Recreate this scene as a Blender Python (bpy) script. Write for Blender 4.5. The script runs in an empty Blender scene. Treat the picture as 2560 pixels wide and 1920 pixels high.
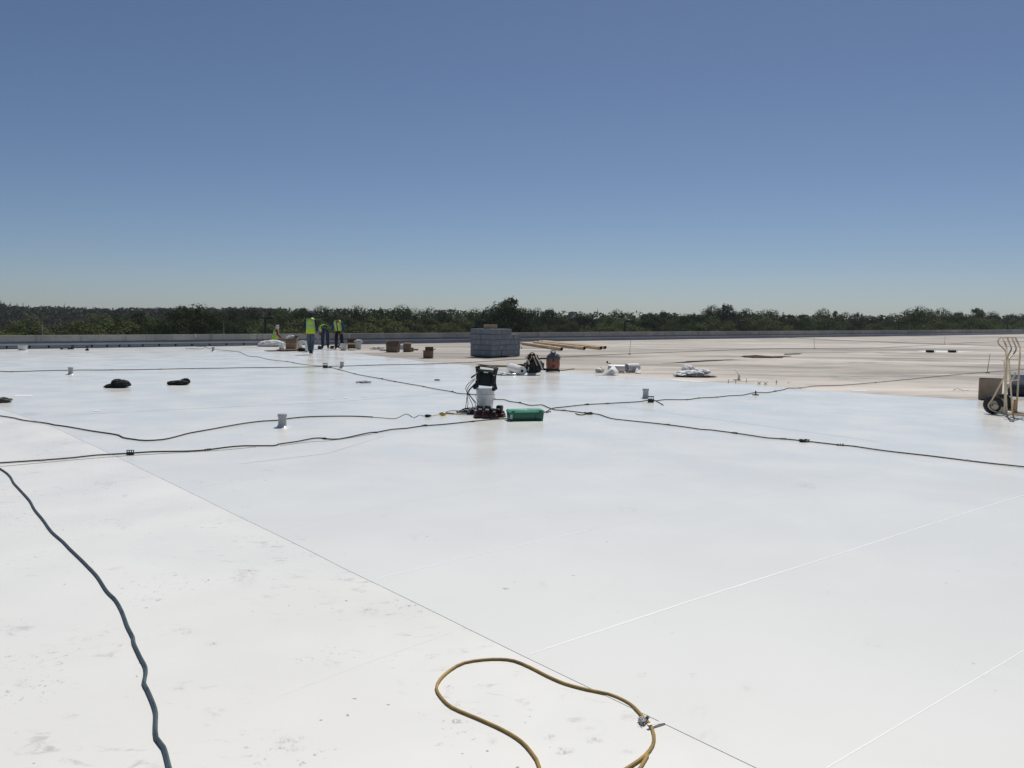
import bpy, bmesh, math, random
from mathutils import Vector, Matrix, noise, Euler
R = math.radians
sc = bpy.context.scene
C = sc.collection
random.seed(7)
# ------------------------------------------------------------------ camera
F = 2070.0; CAMH = 1.6
cam = bpy.data.cameras.new('camera'); cam.sensor_width = 36; cam.lens = 36*F/2560; cam.clip_end = 6000; cam.clip_start = .05
camo = bpy.data.objects.new('camera', cam); C.objects.link(camo)
CM = Matrix.Rotation(R(90-4.64), 3, 'X') @ Matrix.Rotation(R(0.54), 3, 'Z')
camo.matrix_world = Matrix.Translation((0, 0, CAMH)) @ CM.to_4x4()
sc.camera = camo
# ------------------------------------------------------------------ world, sun, exposure
SUN_EL, SUN_AZ = 60.0, 18.0      # azimuth to the right of the view direction (+Y)
w = bpy.data.worlds.new("World"); sc.world = w; w.use_nodes = True
nt = w.node_tree; bg = nt.nodes['Background']
sky = nt.nodes.new('ShaderNodeTexSky'); sky.sky_type = 'NISHITA'; sky.sun_disc = False
sky.sun_elevation = R(SUN_EL); sky.sun_rotation = R(SUN_AZ); sky.altitude = 0
sky.air_density = 0.65; sky.dust_density = 0.42; sky.ozone_density = 4.1
nt.links.new(sky.outputs[0], bg.inputs[0]); bg.inputs[1].default_value = 0.065
sl = bpy.data.lights.new('sun', 'SUN'); sl.energy = 3.9; sl.angle = R(0.5); sl.color = (1, .955, .875)
so = bpy.data.objects.new('sun', sl); C.objects.link(so)
sd = Vector((math.sin(R(SUN_AZ))*math.cos(R(SUN_EL)), math.cos(R(SUN_AZ))*math.cos(R(SUN_EL)), math.sin(R(SUN_EL))))
so.rotation_euler = sd.to_track_quat('Z', 'Y').to_euler(); so.location = (0, 0, 30)
sc.view_settings.view_transform = 'Standard'; sc.view_settings.look = 'None'
sc.view_settings.exposure = 0.0; sc.view_settings.gamma = 1
sc.cycles.max_bounces = 6

# ------------------------------------------------------------------ pixel -> place
def ray(px, py):
    return (CM @ Vector(((px-1280)/F, -(py-960)/F, -1))).normalized()
def P(px, py, z=0.0):
    d = ray(px, py); t = (z-CAMH)/d.z
    return Vector((0, 0, CAMH)) + d*t
def PP(px, py, pt, n):
    d = ray(px, py); o = Vector((0, 0, CAMH)); n = Vector(n)
    return o + d*((Vector(pt)-o).dot(n)/d.dot(n))
def at(px, y, py=None, z=None):
    """point at depth y in column px"""
    d = ray(px, py if py is not None else 900); p = Vector((0, 0, CAMH)) + d*(y/d.y)
    if z is not None: p.z = z
    return p
def mpp(p): return Vector(p).y/F

# ------------------------------------------------------------------ mesh building
def origin_of(o):
    v = Vector((0, 0, 0))
    while o: v += o.location; o = o.parent
    return v
def props(o, label=None, cat=None, group=None, kind=None):
    if label: o['label'] = label
    if cat: o['category'] = cat
    if group: o['group'] = group
    if kind: o['kind'] = kind
    return o
def thing(name, loc, label, cat, group=None, rz=0):
    o = bpy.data.objects.new(name, None); C.objects.link(o); o.location = loc; o.rotation_euler = (0, 0, rz)
    o.empty_display_size = .1
    return props(o, label, cat, group)
def frame(path):
    """tangents with a steady side vector"""
    out = []
    n = len(path); prev = None
    for i in range(n):
        t = (path[min(i+1, n-1)]-path[max(i-1, 0)])
        t = t.normalized() if t.length > 1e-9 else Vector((0, 0, 1))
        if prev is None:
            a = Vector((0, 0, 1)) if abs(t.z) < .9 else Vector((1, 0, 0))
            s = t.cross(a).normalized()
        else:
            s = (prev - t*prev.dot(t)); s = s.normalized() if s.length > 1e-6 else t.orthogonal().normalized()
        prev = s; out.append((t, s, s.cross(t).normalized()))
    return out
class MB:
    def __init__(s): s.v = []; s.f = []; s.m = []; s.cm = 0
    def add(s, vs, fs, M=None):
        b = len(s.v)
        for q in vs:
            q = Vector(q); s.v.append(M @ q if M is not None else q)
        for f in fs: s.f.append(tuple(i+b for i in f)); s.m.append(s.cm)
        return s
    def box(s, c, size, M=None, taper=1.0, rz=0, ty=None):
        x, y, z = [k/2 for k in size]; ty = taper if ty is None else ty
        vs = [(-x*taper, -y*ty, -z), (x*taper, -y*ty, -z), (x*taper, y*ty, -z), (-x*taper, y*ty, -z), (-x, -y, z), (x, -y, z), (x, y, z), (-x, y, z)]
        T = Matrix.Translation(c) @ Matrix.Rotation(rz, 4, 'Z')
        if M is not None: T = M @ T
        return s.add(vs, [(3, 2, 1, 0), (4, 5, 6, 7), (0, 1, 5, 4), (1, 2, 6, 5), (2, 3, 7, 6), (3, 0, 4, 7)], T)
    def tube(s, pts, r, seg=8, M=None, cap=True, flat=1.0):
        pts = [Vector(p) for p in pts]; fr = frame(pts); vs = []; n = len(pts)
        for i, p in enumerate(pts):
            ri = r[i] if isinstance(r, (list, tuple)) else r
            for k in range(seg):
                a = 2*math.pi*k/seg
                vs.append(p + fr[i][1]*math.cos(a)*ri + fr[i][2]*math.sin(a)*ri*flat)
        fs = [(i*seg+k, i*seg+(k+1) % seg, (i+1)*seg+(k+1) % seg, (i+1)*seg+k) for i in range(n-1) for k in range(seg)]
        if cap: fs += [tuple(range(seg))[::-1], tuple((n-1)*seg+k for k in range(seg))]
        return s.add(vs, fs, M)
    def lathe(s, prof, c=(0, 0, 0), seg=20, M=None, squash=1.0):
        c = Vector(c); vs = []
        for r, z in prof:
            for k in range(seg):
                a = 2*math.pi*k/seg; vs.append(c + Vector((r*math.cos(a), r*squash*math.sin(a), z)))
        n = len(prof)
        fs = [(i*seg+k, i*seg+(k+1) % seg, (i+1)*seg+(k+1) % seg, (i+1)*seg+k) for i in range(n-1) for k in range(seg)]
        if prof[0][0] > 1e-4: fs.append(tuple(range(seg))[::-1])
        if prof[-1][0] > 1e-4: fs.append(tuple((n-1)*seg+k for k in range(seg)))
        return s.add(vs, fs, M)
    def ring(s, c, n, R0, r, seg=28, rs=10, M=None, flat=1.0):
        c = Vector(c); n = Vector(n).normalized(); a = n.orthogonal().normalized(); b = n.cross(a); vs = []
        for i in range(seg):
            t = 2*math.pi*i/seg; d = a*math.cos(t)+b*math.sin(t)
            for k in range(rs):
                u = 2*math.pi*k/rs; vs.append(c + d*(R0+r*math.cos(u)) + n*r*math.sin(u)*flat)
        fs = [(i*rs+k, ((i+1) % seg)*rs+k, ((i+1) % seg)*rs+(k+1) % rs, i*rs+(k+1) % rs) for i in range(seg) for k in range(rs)]
        return s.add(vs, fs, M)
    def ball(s, c, r, M=None, seg=14, rings=8):
        r = Vector(r) if hasattr(r, '__len__') else Vector((r, r, r)); c = Vector(c); vs = []
        for i in range(rings+1):
            th = math.pi*i/rings
            for k in range(seg):
                a = 2*math.pi*k/seg; vs.append(c + Vector((r.x*math.sin(th)*math.cos(a), r.y*math.sin(th)*math.sin(a), r.z*math.cos(th))))
        fs = [(i*seg+k, (i+1)*seg+k, (i+1)*seg+(k+1) % seg, i*seg+(k+1) % seg) for i in range(rings) for k in range(seg)]
        return s.add(vs, fs, M)
    def build(s, name, mat, parent=None, smooth=True, bevel=0, base=None, angle=40, mats=None, weld=True):
        off = origin_of(parent) if parent else None
        if parent is None:
            if base is None:
                n = len(s.v); base = Vector((sum(v.x for v in s.v)/n, sum(v.y for v in s.v)/n, min(v.z for v in s.v)))
            off = Vector(base)
        me = bpy.data.meshes.new(name)
        me.from_pydata([tuple(v-off) for v in s.v], [], s.f)
        me.materials.append(mat)
        for m in (mats or []): me.materials.append(m)
        if mats: me.polygons.foreach_set('material_index', s.m)
        if weld or bevel:
            bm = bmesh.new(); bm.from_mesh(me)
            if weld: bmesh.ops.remove_doubles(bm, verts=bm.verts, dist=1e-5)
            if weld: bmesh.ops.recalc_face_normals(bm, faces=bm.faces)
            if bevel:
                es = [e for e in bm.edges if len(e.link_faces) == 2 and e.calc_face_angle(0) > R(35)]
                bmesh.ops.bevel(bm, geom=es, offset=bevel, segments=2, affect='EDGES', profile=.5, clamp_overlap=True)
            bm.to_mesh(me); bm.free()
        if smooth:
            me.polygons.foreach_set('use_smooth', [True]*len(me.polygons))
            try: me.set_sharp_from_angle(angle=R(angle))
            except Exception: pass
        o = bpy.data.objects.new(name, me); C.objects.link(o)
        if parent: o.parent = parent
        else: o.location = off
        return o
def copy_tree(o, parent=None):
    c = o.copy(); C.objects.link(c)
    if parent: c.parent = parent
    for ch in list(o.children): copy_tree(ch, c)
    return c
def catmull(pts, step=.25, closed=False):
    pts = [Vector(p) for p in pts]; out = []
    for i in range(len(pts)-1):
        p0 = pts[max(i-1, 0)]; p1 = pts[i]; p2 = pts[i+1]; p3 = pts[min(i+2, len(pts)-1)]
        n = max(2, min(14, int((p2-p1).length/step)+1))
        for k in range(n):
            t = k/n
            out.append(.5*((2*p1)+(p2-p0)*t+(2*p0-5*p1+4*p2-p3)*t*t+(3*p1-p0-3*p2+p3)*t*t*t))
    out.append(pts[-1]); return out

# ------------------------------------------------------------------ materials
def mat(name, col, rough=.6, metal=0, nscale=None, namt=.25, bump=0, bscale=None, spec=.5, sheen=0, transl=0, alpha=1, objrand=0, trans=0, coat=0):
    m = bpy.data.materials.new(name); m.use_nodes = True; t = m.node_tree; b = t.nodes['Principled BSDF']
    b.inputs['Roughness'].default_value = rough; b.inputs['Metallic'].default_value = metal
    b.inputs['Specular IOR Level'].default_value = spec; b.inputs['Alpha'].default_value = alpha
    if trans: b.inputs['Transmission Weight'].default_value = trans
    if coat: b.inputs['Coat Weight'].default_value = coat
    c = Vector(col)
    tc = t.nodes.new('ShaderNodeTexCoord')
    n = t.nodes.new('ShaderNodeTexNoise'); n.inputs['Scale'].default_value = nscale or 12; n.inputs['Detail'].default_value = 6
    t.links.new(tc.outputs['Object'], n.inputs['Vector'])
    cr = t.nodes.new('ShaderNodeValToRGB'); cr.color_ramp.elements[0].position = .3; cr.color_ramp.elements[1].position = .7
    lo = c*(1-namt); hi = c*(1+namt*.6)
    cr.color_ramp.elements[0].color = (*[min(1, k) for k in lo], 1); cr.color_ramp.elements[1].color = (*[min(.92, k) for k in hi], 1)
    t.links.new(n.outputs['Fac'], cr.inputs['Fac']); src = cr.outputs['Color']
    if objrand:
        oi = t.nodes.new('ShaderNodeObjectInfo'); hs = t.nodes.new('ShaderNodeHueSaturation')
        mr = t.nodes.new('ShaderNodeMapRange'); mr.inputs['To Min'].default_value = 1-objrand; mr.inputs['To Max'].default_value = 1+objrand
        t.links.new(oi.outputs['Random'], mr.inputs['Value']); t.links.new(mr.outputs[0], hs.inputs['Value'])
        mh = t.nodes.new('ShaderNodeMapRange'); mh.inputs['To Min'].default_value = .5-objrand*.05; mh.inputs['To Max'].default_value = .5+objrand*.04
        ml = t.nodes.new('ShaderNodeMath'); ml.operation = 'FRACT'; mm = t.nodes.new('ShaderNodeMath'); mm.operation = 'MULTIPLY'; mm.inputs[1].default_value = 7.31
        t.links.new(oi.outputs['Random'], mm.inputs[0]); t.links.new(mm.outputs[0], ml.inputs[0]); t.links.new(ml.outputs[0], mh.inputs['Value']); t.links.new(mh.outputs[0], hs.inputs['Hue'])
        t.links.new(src, hs.inputs['Color']); src = hs.outputs['Color']
    t.links.new(src, b.inputs['Base Color'])
    if bump:
        n2 = t.nodes.new('ShaderNodeTexNoise'); n2.inputs['Scale'].default_value = bscale or 60; n2.inputs['Detail'].default_value = 4
        t.links.new(tc.outputs['Object'], n2.inputs['Vector'])
        bp = t.nodes.new('ShaderNodeBump'); bp.inputs['Strength'].default_value = bump; bp.inputs['Distance'].default_value = .02
        t.links.new(n2.outputs['Fac'], bp.inputs['Height']); t.links.new(bp.outputs[0], b.inputs['Normal'])
    if transl:
        tr = t.nodes.new('ShaderNodeBsdfTranslucent'); mx = t.nodes.new('ShaderNodeMixShader'); mx.inputs[0].default_value = transl
        t.links.new(src, tr.inputs['Color']); t.links.new(b.outputs[0], mx.inputs[1]); t.links.new(tr.outputs[0], mx.inputs[2])
        t.links.new(mx.outputs[0], t.nodes['Material Output'].inputs['Surface'])
    return m
class NG:
    """small helper for longer node graphs"""
    def __init__(s, name):
        s.m = bpy.data.materials.new(name); s.m.use_nodes = True; s.t = s.m.node_tree; s.b = s.t.nodes['Principled BSDF']
        s.tc = s.t.nodes.new('ShaderNodeTexCoord')
    def noise(s, scale, detail=5, rough=.55, stretch=None, off=0, dist=0):
        mp = s.t.nodes.new('ShaderNodeMapping'); s.t.links.new(s.tc.outputs['Object'], mp.inputs['Vector'])
        mp.inputs['Location'].default_value = (off, off*.7, 0)
        if stretch: mp.inputs['Scale'].default_value = stretch[0]; mp.inputs['Rotation'].default_value = (0, 0, stretch[1])
        n = s.t.nodes.new('ShaderNodeTexNoise'); n.inputs['Scale'].default_value = scale; n.inputs['Detail'].default_value = detail; n.inputs['Roughness'].default_value = rough
        n.inputs['Distortion'].default_value = dist
        s.t.links.new(mp.outputs[0], n.inputs['Vector']); return n.outputs['Fac']
    def rng(s, v, a, b, c=0, d=1):
        n = s.t.nodes.new('ShaderNodeMapRange'); n.interpolation_type = 'SMOOTHSTEP'
        for i, k in zip(('From Min', 'From Max', 'To Min', 'To Max'), (a, b, c, d)): n.inputs[i].default_value = k
        s.t.links.new(v, n.inputs['Value']); return n.outputs[0]
    def math(s, op, a, b):
        n = s.t.nodes.new('ShaderNodeMath'); n.operation = op
        for i, k in enumerate((a, b)):
            if isinstance(k, (int, float)): n.inputs[i].default_value = k
            else: s.t.links.new(k, n.inputs[i])
        return n.outputs[0]
    def mix(s, f, a, b):
        n = s.t.nodes.new('ShaderNodeMix'); n.data_type = 'RGBA'
        s.t.links.new(f, n.inputs['Factor']) if not isinstance(f, (int, float)) else None
        for sock, k in ((n.inputs[6], a), (n.inputs[7], b)):
            if isinstance(k, tuple): sock.default_value = (*k, 1)
            else: s.t.links.new(k, sock)
        return n.outputs[2]
    def out(s, col, rough, bump=None, strength=.1, dist=.02, spec=.5):
        s.t.links.new(col, s.b.inputs['Base Color'])
        if isinstance(rough, (int, float)): s.b.inputs['Roughness'].default_value = rough
        else: s.t.links.new(rough, s.b.inputs['Roughness'])
        s.b.inputs['Specular IOR Level'].default_value = spec
        if bump is not None:
            bp = s.t.nodes.new('ShaderNodeBump'); bp.inputs['Strength'].default_value = strength; bp.inputs['Distance'].default_value = dist
            s.t.links.new(bump, bp.inputs['Height']); s.t.links.new(bp.outputs[0], s.b.inputs['Normal'])
        return s.m
def mat_new_membrane():
    g = NG('white_membrane')
    big = g.rng(g.noise(.35, 4), .3, .7)
    col = g.mix(big, (.742, .745, .715), (.775, .782, .750))
    sm = g.math('MULTIPLY', g.rng(g.noise(.8, 3, off=11), .52, .7), g.rng(g.noise(5, 8, .7, off=3, dist=.6), .55, .72))
    col = g.mix(g.math('MULTIPLY', sm, .40), col, (.46, .45, .44))
    sp = g.math('MULTIPLY', g.rng(g.noise(14, 3, .5, off=31), .70, .74), g.rng(g.noise(1.1, 2, off=8), .5, .62))
    col = g.mix(g.math('MULTIPLY', sp, .5), col, (.3, .29, .28))
    ro = g.rng(g.noise(.9, 4, off=5), .3, .7, .16, .26)
    bm = g.math('ADD', g.noise(1.6, 3), g.math('MULTIPLY', g.noise(14, 3), .08))
    return g.out(col, ro, bm, .07, .02, .45)
def mat_dirty_membrane():
    g = NG('dirty_membrane')
    big = g.rng(g.noise(.5, 5), .3, .7)
    col = g.mix(big, (.738, .732, .700), (.772, .772, .742))
    area = g.rng(g.noise(.9, 3, off=21), .46, .62)
    sm = g.math('MULTIPLY', area, g.rng(g.noise(6, 9, .72, ((1, 1.9, 1), R(12)), off=9, dist=.5), .55, .68))
    col = g.mix(g.math('MULTIPLY', sm, .62), col, (.42, .40, .38))
    s2 = g.math('MULTIPLY', g.rng(g.noise(1.5, 3, off=61), .52, .64), g.rng(g.noise(22, 7, .75, off=2), .57, .65))
    col = g.mix(g.math('MULTIPLY', s2, .75), col, (.26, .25, .24))
    sp = g.rng(g.noise(21, 2, .5, off=17), .745, .765)
    col = g.mix(g.math('MULTIPLY', sp, .7), col, (.16, .13, .11))
    ro = g.rng(g.noise(1.3, 4, off=5), .3, .7, .26, .38)
    bm = g.math('ADD', g.noise(2.0, 3), g.math('MULTIPLY', g.noise(60, 3), .05))
    return g.out(col, ro, bm, .14, .02, .45)
def mat_old_roof():
    g = NG('weathered_roof')
    a = g.rng(g.noise(.13, 6, .62, ((.5, 1.1, 1), R(-10)), off=4, dist=.5), .34, .66)
    col = g.mix(a, (.36, .332, .302), (.53, .488, .443))
    b = g.rng(g.noise(.12, 10, .68, ((.35, 1.2, 1), R(-12)), off=14, dist=1.4), .48, .62)
    col = g.mix(g.math('MULTIPLY', b, .92), col, (.25, .228, .208))
    e = g.rng(g.noise(.30, 9, .7, ((.4, 1.3, 1), R(14)), off=77, dist=1.2), .53, .64)
    col = g.mix(g.math('MULTIPLY', e, .75), col, (.20, .208, .19))
    c = g.rng(g.noise(.9, 9, .75, ((.7, 1.2, 1), R(-5)), off=33, dist=.6), .50, .68)
    col = g.mix(g.math('MULTIPLY', c, .5), col, (.25, .225, .205))
    d = g.rng(g.noise(.17, 9, .66, ((.4, 1.5, 1), R(-11)), off=50, dist=1.0), .55, .66)
    col = g.mix(g.math('MULTIPLY', d, .65), col, (.66, .61, .555))
    return g.out(col, .85, g.noise(3, 6), .3, .02, .2)
def mat_concrete():
    g = NG('parapet_concrete')
    a = g.rng(g.noise(.8, 7, .65), .35, .68)
    col = g.mix(a, (.26, .262, .25), (.38, .378, .355))
    st = g.rng(g.noise(2.5, 5, .6, ((1, 1, .12), 0), off=3), .55, .7)
    col = g.mix(g.math('MULTIPLY', st, .5), col, (.11, .11, .105))
    return g.out(col, .85, g.noise(20, 5), .3, .02, .3)
M = {}
M['new'] = mat_new_membrane(); M['dirty'] = mat_dirty_membrane(); M['old'] = mat_old_roof(); M['conc'] = mat_concrete()
M['seam'] = mat('seam_weld', (.90, .90, .89), .3, namt=.03)
M['seam_grey'] = mat('seam_grey', (.55, .56, .57), .3, namt=.15)
M['seam_faint'] = mat('seam_weld_soft', (.85, .85, .85), .25, namt=.04)
M['grime'] = mat('grime', (.25, .24, .23), .8, nscale=3, namt=.6)
M['flash'] = mat('flashing', (.36, .375, .395), .45, namt=.12, nscale=1.5)
M['wall_dark'] = mat('parapet_dark', (.10, .11, .13), .5, namt=.2, nscale=1.5)
M['flash_low'] = mat('flashing_low', (.27, .30, .34), .35, namt=.12, nscale=2)
M['metal'] = mat('grey_metal', (.35, .35, .35), .4, .6)
M['dark_metal'] = mat('dark_metal', (.03, .032, .03), .5, .2)
M['cable'] = mat('cable', (.028, .032, .036), .55, bump=.4, bscale=150)
M['hose_blue'] = mat('hose_blue', (.040, .066, .082), .5, nscale=14, namt=.55)
M['hose_yellow'] = mat('hose_yellow', (.36, .235, .062), .55, nscale=10, namt=.4)
M['clip_black'] = mat('clip_black', (.02, .022, .022), .5)
M['clip_grey'] = mat('clip_grey', (.5, .5, .5), .35, .3, nscale=60, namt=.5)
M['pvc'] = mat('pvc_grey', (.42, .43, .44), .4, namt=.1)
M['white_pl'] = mat('white_plastic', (.62, .63, .63), .35, namt=.06)
M['white_film'] = mat('white_film', (.66, .66, .65), .55, namt=.1, nscale=9, bump=.2, bscale=20, spec=.35)
M['white_sheet'] = mat('white_sheet', (.72, .71, .68), .45, namt=.18, nscale=5)
M['black_cloth'] = mat('black_cloth', (.012, .0125, .015), .8, namt=.3, nscale=20, bump=.4, bscale=50, spec=.3)
M['grey_cloth'] = mat('grey_cloth', (.16, .15, .13), .9, namt=.4, nscale=30)
M['carton'] = mat('cardboard', (.235, .165, .105), .85, namt=.22, nscale=6)
M['carton_b'] = mat('cardboard_grey', (.33, .25, .18), .85, namt=.2, nscale=6)
M['carton_in'] = mat('cardboard_inside', (.16, .105, .062), .9, namt=.2, nscale=6)
M['carton_lt'] = mat('cardboard_light', (.40, .28, .165), .85, namt=.15, nscale=6)
M['board'] = mat('brown_board', (.16, .085, .045), .8, namt=.35, nscale=5)
M['wrap'] = mat('wrapped_carton', (.175, .19, .212), .38, namt=.14, nscale=3, objrand=.12)
M['wrap_top'] = mat('wrapped_carton_top', (.5, .52, .54), .5, namt=.12, nscale=3)
M['tape'] = mat('tape', (.33, .36, .39), .35, namt=.1)
M['core'] = mat('cardboard_tube', (.60, .455, .29), .75, namt=.18, nscale=3)
M['core_in'] = mat('cardboard_tube_bore', (.06, .035, .02), .9)
M['black_pl'] = mat('black_plastic', (.009, .010, .012), .5, spec=.3, namt=.2)
M['slate_pl'] = mat('slate_plastic', (.006, .014, .017), .6, spec=.2, namt=.2)
M['panel'] = mat('panel_plastic', (.009, .016, .019), .6, spec=.2)
M['grey_pl'] = mat('grey_plastic', (.075, .08, .082), .4)
M['red_pl'] = mat('red_plastic', (.07, .014, .010), .4, namt=.3)
M['orange_pl'] = mat('orange_plastic', (.27, .078, .042), .45, namt=.15)
M['green_pl'] = mat('green_plastic', (.006, .115, .062), .38, namt=.12)
M['green_lid_glare'] = mat('green_lid_glare', (.14, .46, .31), .35, namt=.1)  # lighter green than the case: sun glare put into the lid colour
M['yellow_pl'] = mat('yellow_plastic', (.5, .30, .02), .4)
M['label'] = mat('sticker', (.55, .57, .56), .4, namt=.15, nscale=40)
M['cream'] = mat('cream_paint', (.58, .485, .34), .42, namt=.14, nscale=9)
M['rust'] = mat('rusty_cream', (.34, .19, .06), .6, namt=.4, nscale=14)
M['rubber'] = mat('rubber', (.02, .02, .021), .75, namt=.3, nscale=30)
M['hub'] = mat('wheel_hub', (.36, .33, .27), .45, .2)
M['hivis'] = mat('hi_vis', (.36, .62, .035), .7, namt=.12, nscale=8)
M['reflect'] = mat('reflective_tape', (.36, .39, .41), .35, namt=.1)
M['skin'] = mat('skin', (.22, .105, .06), .55, namt=.08)
M['jeans'] = mat('jeans', (.022, .034, .062), .9, namt=.3, nscale=10)
M['jeans_lt'] = mat('faded_jeans', (.070, .095, .130), .9, namt=.3, nscale=8)
M['navy'] = mat('navy_cloth', (.012, .014, .028), .9, namt=.3)
M['black_pants'] = mat('black_trousers', (.013, .013, .014), .9)
M['blue_shirt'] = mat('blue_shirt', (.012, .045, .17), .85, namt=.2)
M['ltblue_shirt'] = mat('light_blue_shirt', (.25, .29, .36), .9, namt=.15)
M['red_shirt'] = mat('red_shirt', (.20, .02, .025), .9, namt=.2)
M['orange_cloth'] = mat('orange_cloth', (.55, .11, .03), .8)
M['white_cloth'] = mat('white_cloth', (.55, .55, .54), .9, namt=.1)
M['maroon'] = mat('maroon_cloth', (.055, .012, .012), .9)
M['boot'] = mat('boot', (.025, .02, .017), .8)
M['clear'] = mat('clear_film', (.66, .68, .70), .28, namt=.3, nscale=25, spec=.6)
M['bark'] = mat('bark', (.10, .085, .065), .9, nscale=2, namt=.4)
M['leaf_a'] = mat('leaf_dark', (.027, .044, .015), .9, spec=.08, nscale=.35, namt=.35, transl=.2, objrand=.35)
M['leaf_b'] = mat('leaf_mid', (.050, .074, .023), .9, spec=.08, nscale=.35, namt=.35, transl=.22, objrand=.38)
M['leaf_c'] = mat('leaf_pale', (.090, .112, .038), .9, spec=.08, nscale=.4, namt=.3, transl=.22, objrand=.30)
M['leaf_far'] = mat('leaf_far', (.070, .078, .060), .95, spec=.05, nscale=.05, namt=.35, transl=.2)
M['grass'] = mat('grass', (.07, .085, .03), .9, nscale=.06, namt=.5)
M['wall'] = mat('building_wall', (.45, .44, .41), .8, nscale=.5)
M['stain'] = mat('stain', (.06, .048, .038), .95, spec=.05, nscale=1.2, namt=.5)
M['wet'] = mat('damp_patch', (.035, .027, .02), .9, spec=.05, nscale=1.2, namt=.5)

# ------------------------------------------------------------------ setting
PA = P(0, 873); PB = P(2560, 835.2)
PDIR = (PB-PA).normalized(); PN = Vector((-PDIR.y, PDIR.x, 0))     # PN points outward (away from the camera)
if PN.y < 0: PN = -PN
def par(s, out=0, z=0): return PA + PDIR*s + PN*out + Vector((0, 0, z))
def flat(name, poly, z, m, kind='structure', thick=0):
    bm = bmesh.new(); vs = [bm.verts.new((p[0], p[1], z)) for p in poly]
    f = bm.faces.new(vs)
    if f.normal.z < 0 or True:
        f.normal_update()
        if f.normal.z < 0: f.normal_flip()
    if thick:
        r = bmesh.ops.extrude_face_region(bm, geom=[f])
        for v in [g for g in r['geom'] if isinstance(g, bmesh.types.BMVert)]: v.co.z -= thick
        bmesh.ops.recalc_face_normals(bm, faces=bm.faces)
    bmesh.ops.triangulate(bm, faces=bm.faces)
    me = bpy.data.meshes.new(name); bm.to_mesh(me); bm.free(); me.materials.append(m)
    o = bpy.data.objects.new(name, me); C.objects.link(o)
    if kind: o['kind'] = kind
    return o
GZ = -8.0
# ground reaching the horizon, below the roof
bm = bmesh.new()
for i in range(41):
    for j in range(41): bm.verts.new(((i-20)*120, (j-8)*120, GZ))
bm.verts.ensure_lookup_table()
for i in range(40):
    for j in range(40): bm.faces.new([bm.verts[i*41+j], bm.verts[(i+1)*41+j], bm.verts[(i+1)*41+j+1], bm.verts[i*41+j+1]])
me = bpy.data.meshes.new('ground'); bm.to_mesh(me); bm.free(); me.materials.append(M['grass'])
o = bpy.data.objects.new('ground', me); C.objects.link(o); o['kind'] = 'structure'
def wavy(pts, step, amp, seed=0):
    out = []
    for i in range(len(pts)-1):
        a, b = pts[i], pts[i+1]; n = max(1, min(60, int((b-a).length/step)))
        for k in range(n):
            p = a.lerp(b, k/n); d = (b-a).normalized(); q = Vector((-d.y, d.x, 0))
            out.append(p + q*amp*(noise.noise(p*1.1+Vector((seed, 0, 0))) + .5*noise.noise(p*4+Vector((seed, 3, 0)))))
    return out+[pts[-1]]
# roof slab
L0, L1 = -45, 120
rp = [par(L0, .02), par(L1, .02), Vector((130, -30, 0)), Vector((-60, -30, 0))]
flat('roof', rp, -.012, M['old'], thick=.4)
base_poly = [par(L0, .28), par(L1, .28), Vector((130, -30.3, 0)), Vector((-60, -30.3, 0))]
bw = flat('building_walls', base_poly, -.42, M['wall'], kind=None, thick=7.6)
props(bw, 'pale concrete building walls under the flat roof', 'building')
# near, dirtier membrane (a sheet on the slab)
seam_px = [(2500, 2214), (1892, 1920), (1600, 1779), (1308, 1639), (1080, 1527), (856, 1418), (700, 1341), (500, 1243), (324, 1157), (139, 1070), (40, 1034), (-120, 988), (-500, 960)]
seam = wavy([P(*q) for q in seam_px], .35, .008, 2)
nseam = len(seam)
dirty = [p.copy() for p in seam] + [Vector((-30, 18, 0)), Vector((-30, -25, 0)), Vector((4, -25, 0))]
dirty[0:1] = [P(2500, 2214)]
flat('dirty_membrane', [(p.x + (.15 if i < nseam else 0), p.y + (.12 if i < nseam else 0)) for i, p in enumerate(dirty)], -.0024, M['dirty'])
far_px = [(795, 861.6), (835, 873), (867, 880), (930, 889), (1000, 896), (1075, 905), (1150, 911), (1260, 920.5), (1330, 926), (1399, 930), (1520, 938), (1660, 948), (1770, 955), (1900, 964), (2040, 975), (2208, 987), (2320, 994), (2440, 1002), (2560, 1011), (2900, 1036), (3300, 1065)]
farl = wavy([P(*q) for q in far_px], .8, .16, 5)
newp = [p for p in seam[::-1]] + [Vector((6, -25, 0)), Vector((60, -25, 0)), Vector((60, 10, 0))] + farl[::-1] + [par(L0, -.05)]
flat('membrane', newp, 0.0, M['new'], thick=.0022)
def ribbon(name, pts, wd, z, m, jit=0):
    mb = MB(); pts = [Vector((p.x, p.y, z)) for p in pts]; q = []
    for i in range(len(pts)-1):
        n = max(1, int((pts[i+1]-pts[i]).length/.4))
        for k in range(n): q.append(pts[i].lerp(pts[i+1], k/n))
    q.append(pts[-1]); vs = []
    for i, p in enumerate(q):
        t = (q[min(i+1, len(q)-1)]-q[max(i-1, 0)]).normalized(); s = Vector((-t.y, t.x, 0))
        k = wd*(1 + jit*noise.noise(p*1.7))/2; o2 = s*jit*.004*noise.noise(p*.9+Vector((9, 0, 0)))
        vs += [p-s*k+o2, p+s*k+o2]
    mb.add(vs, [(2*i, 2*i+1, 2*i+3, 2*i+2) for i in range(len(q)-1)])
    o = mb.build(name, m, base=(0, 0, 0), smooth=False); o['kind'] = 'structure'; return o
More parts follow.
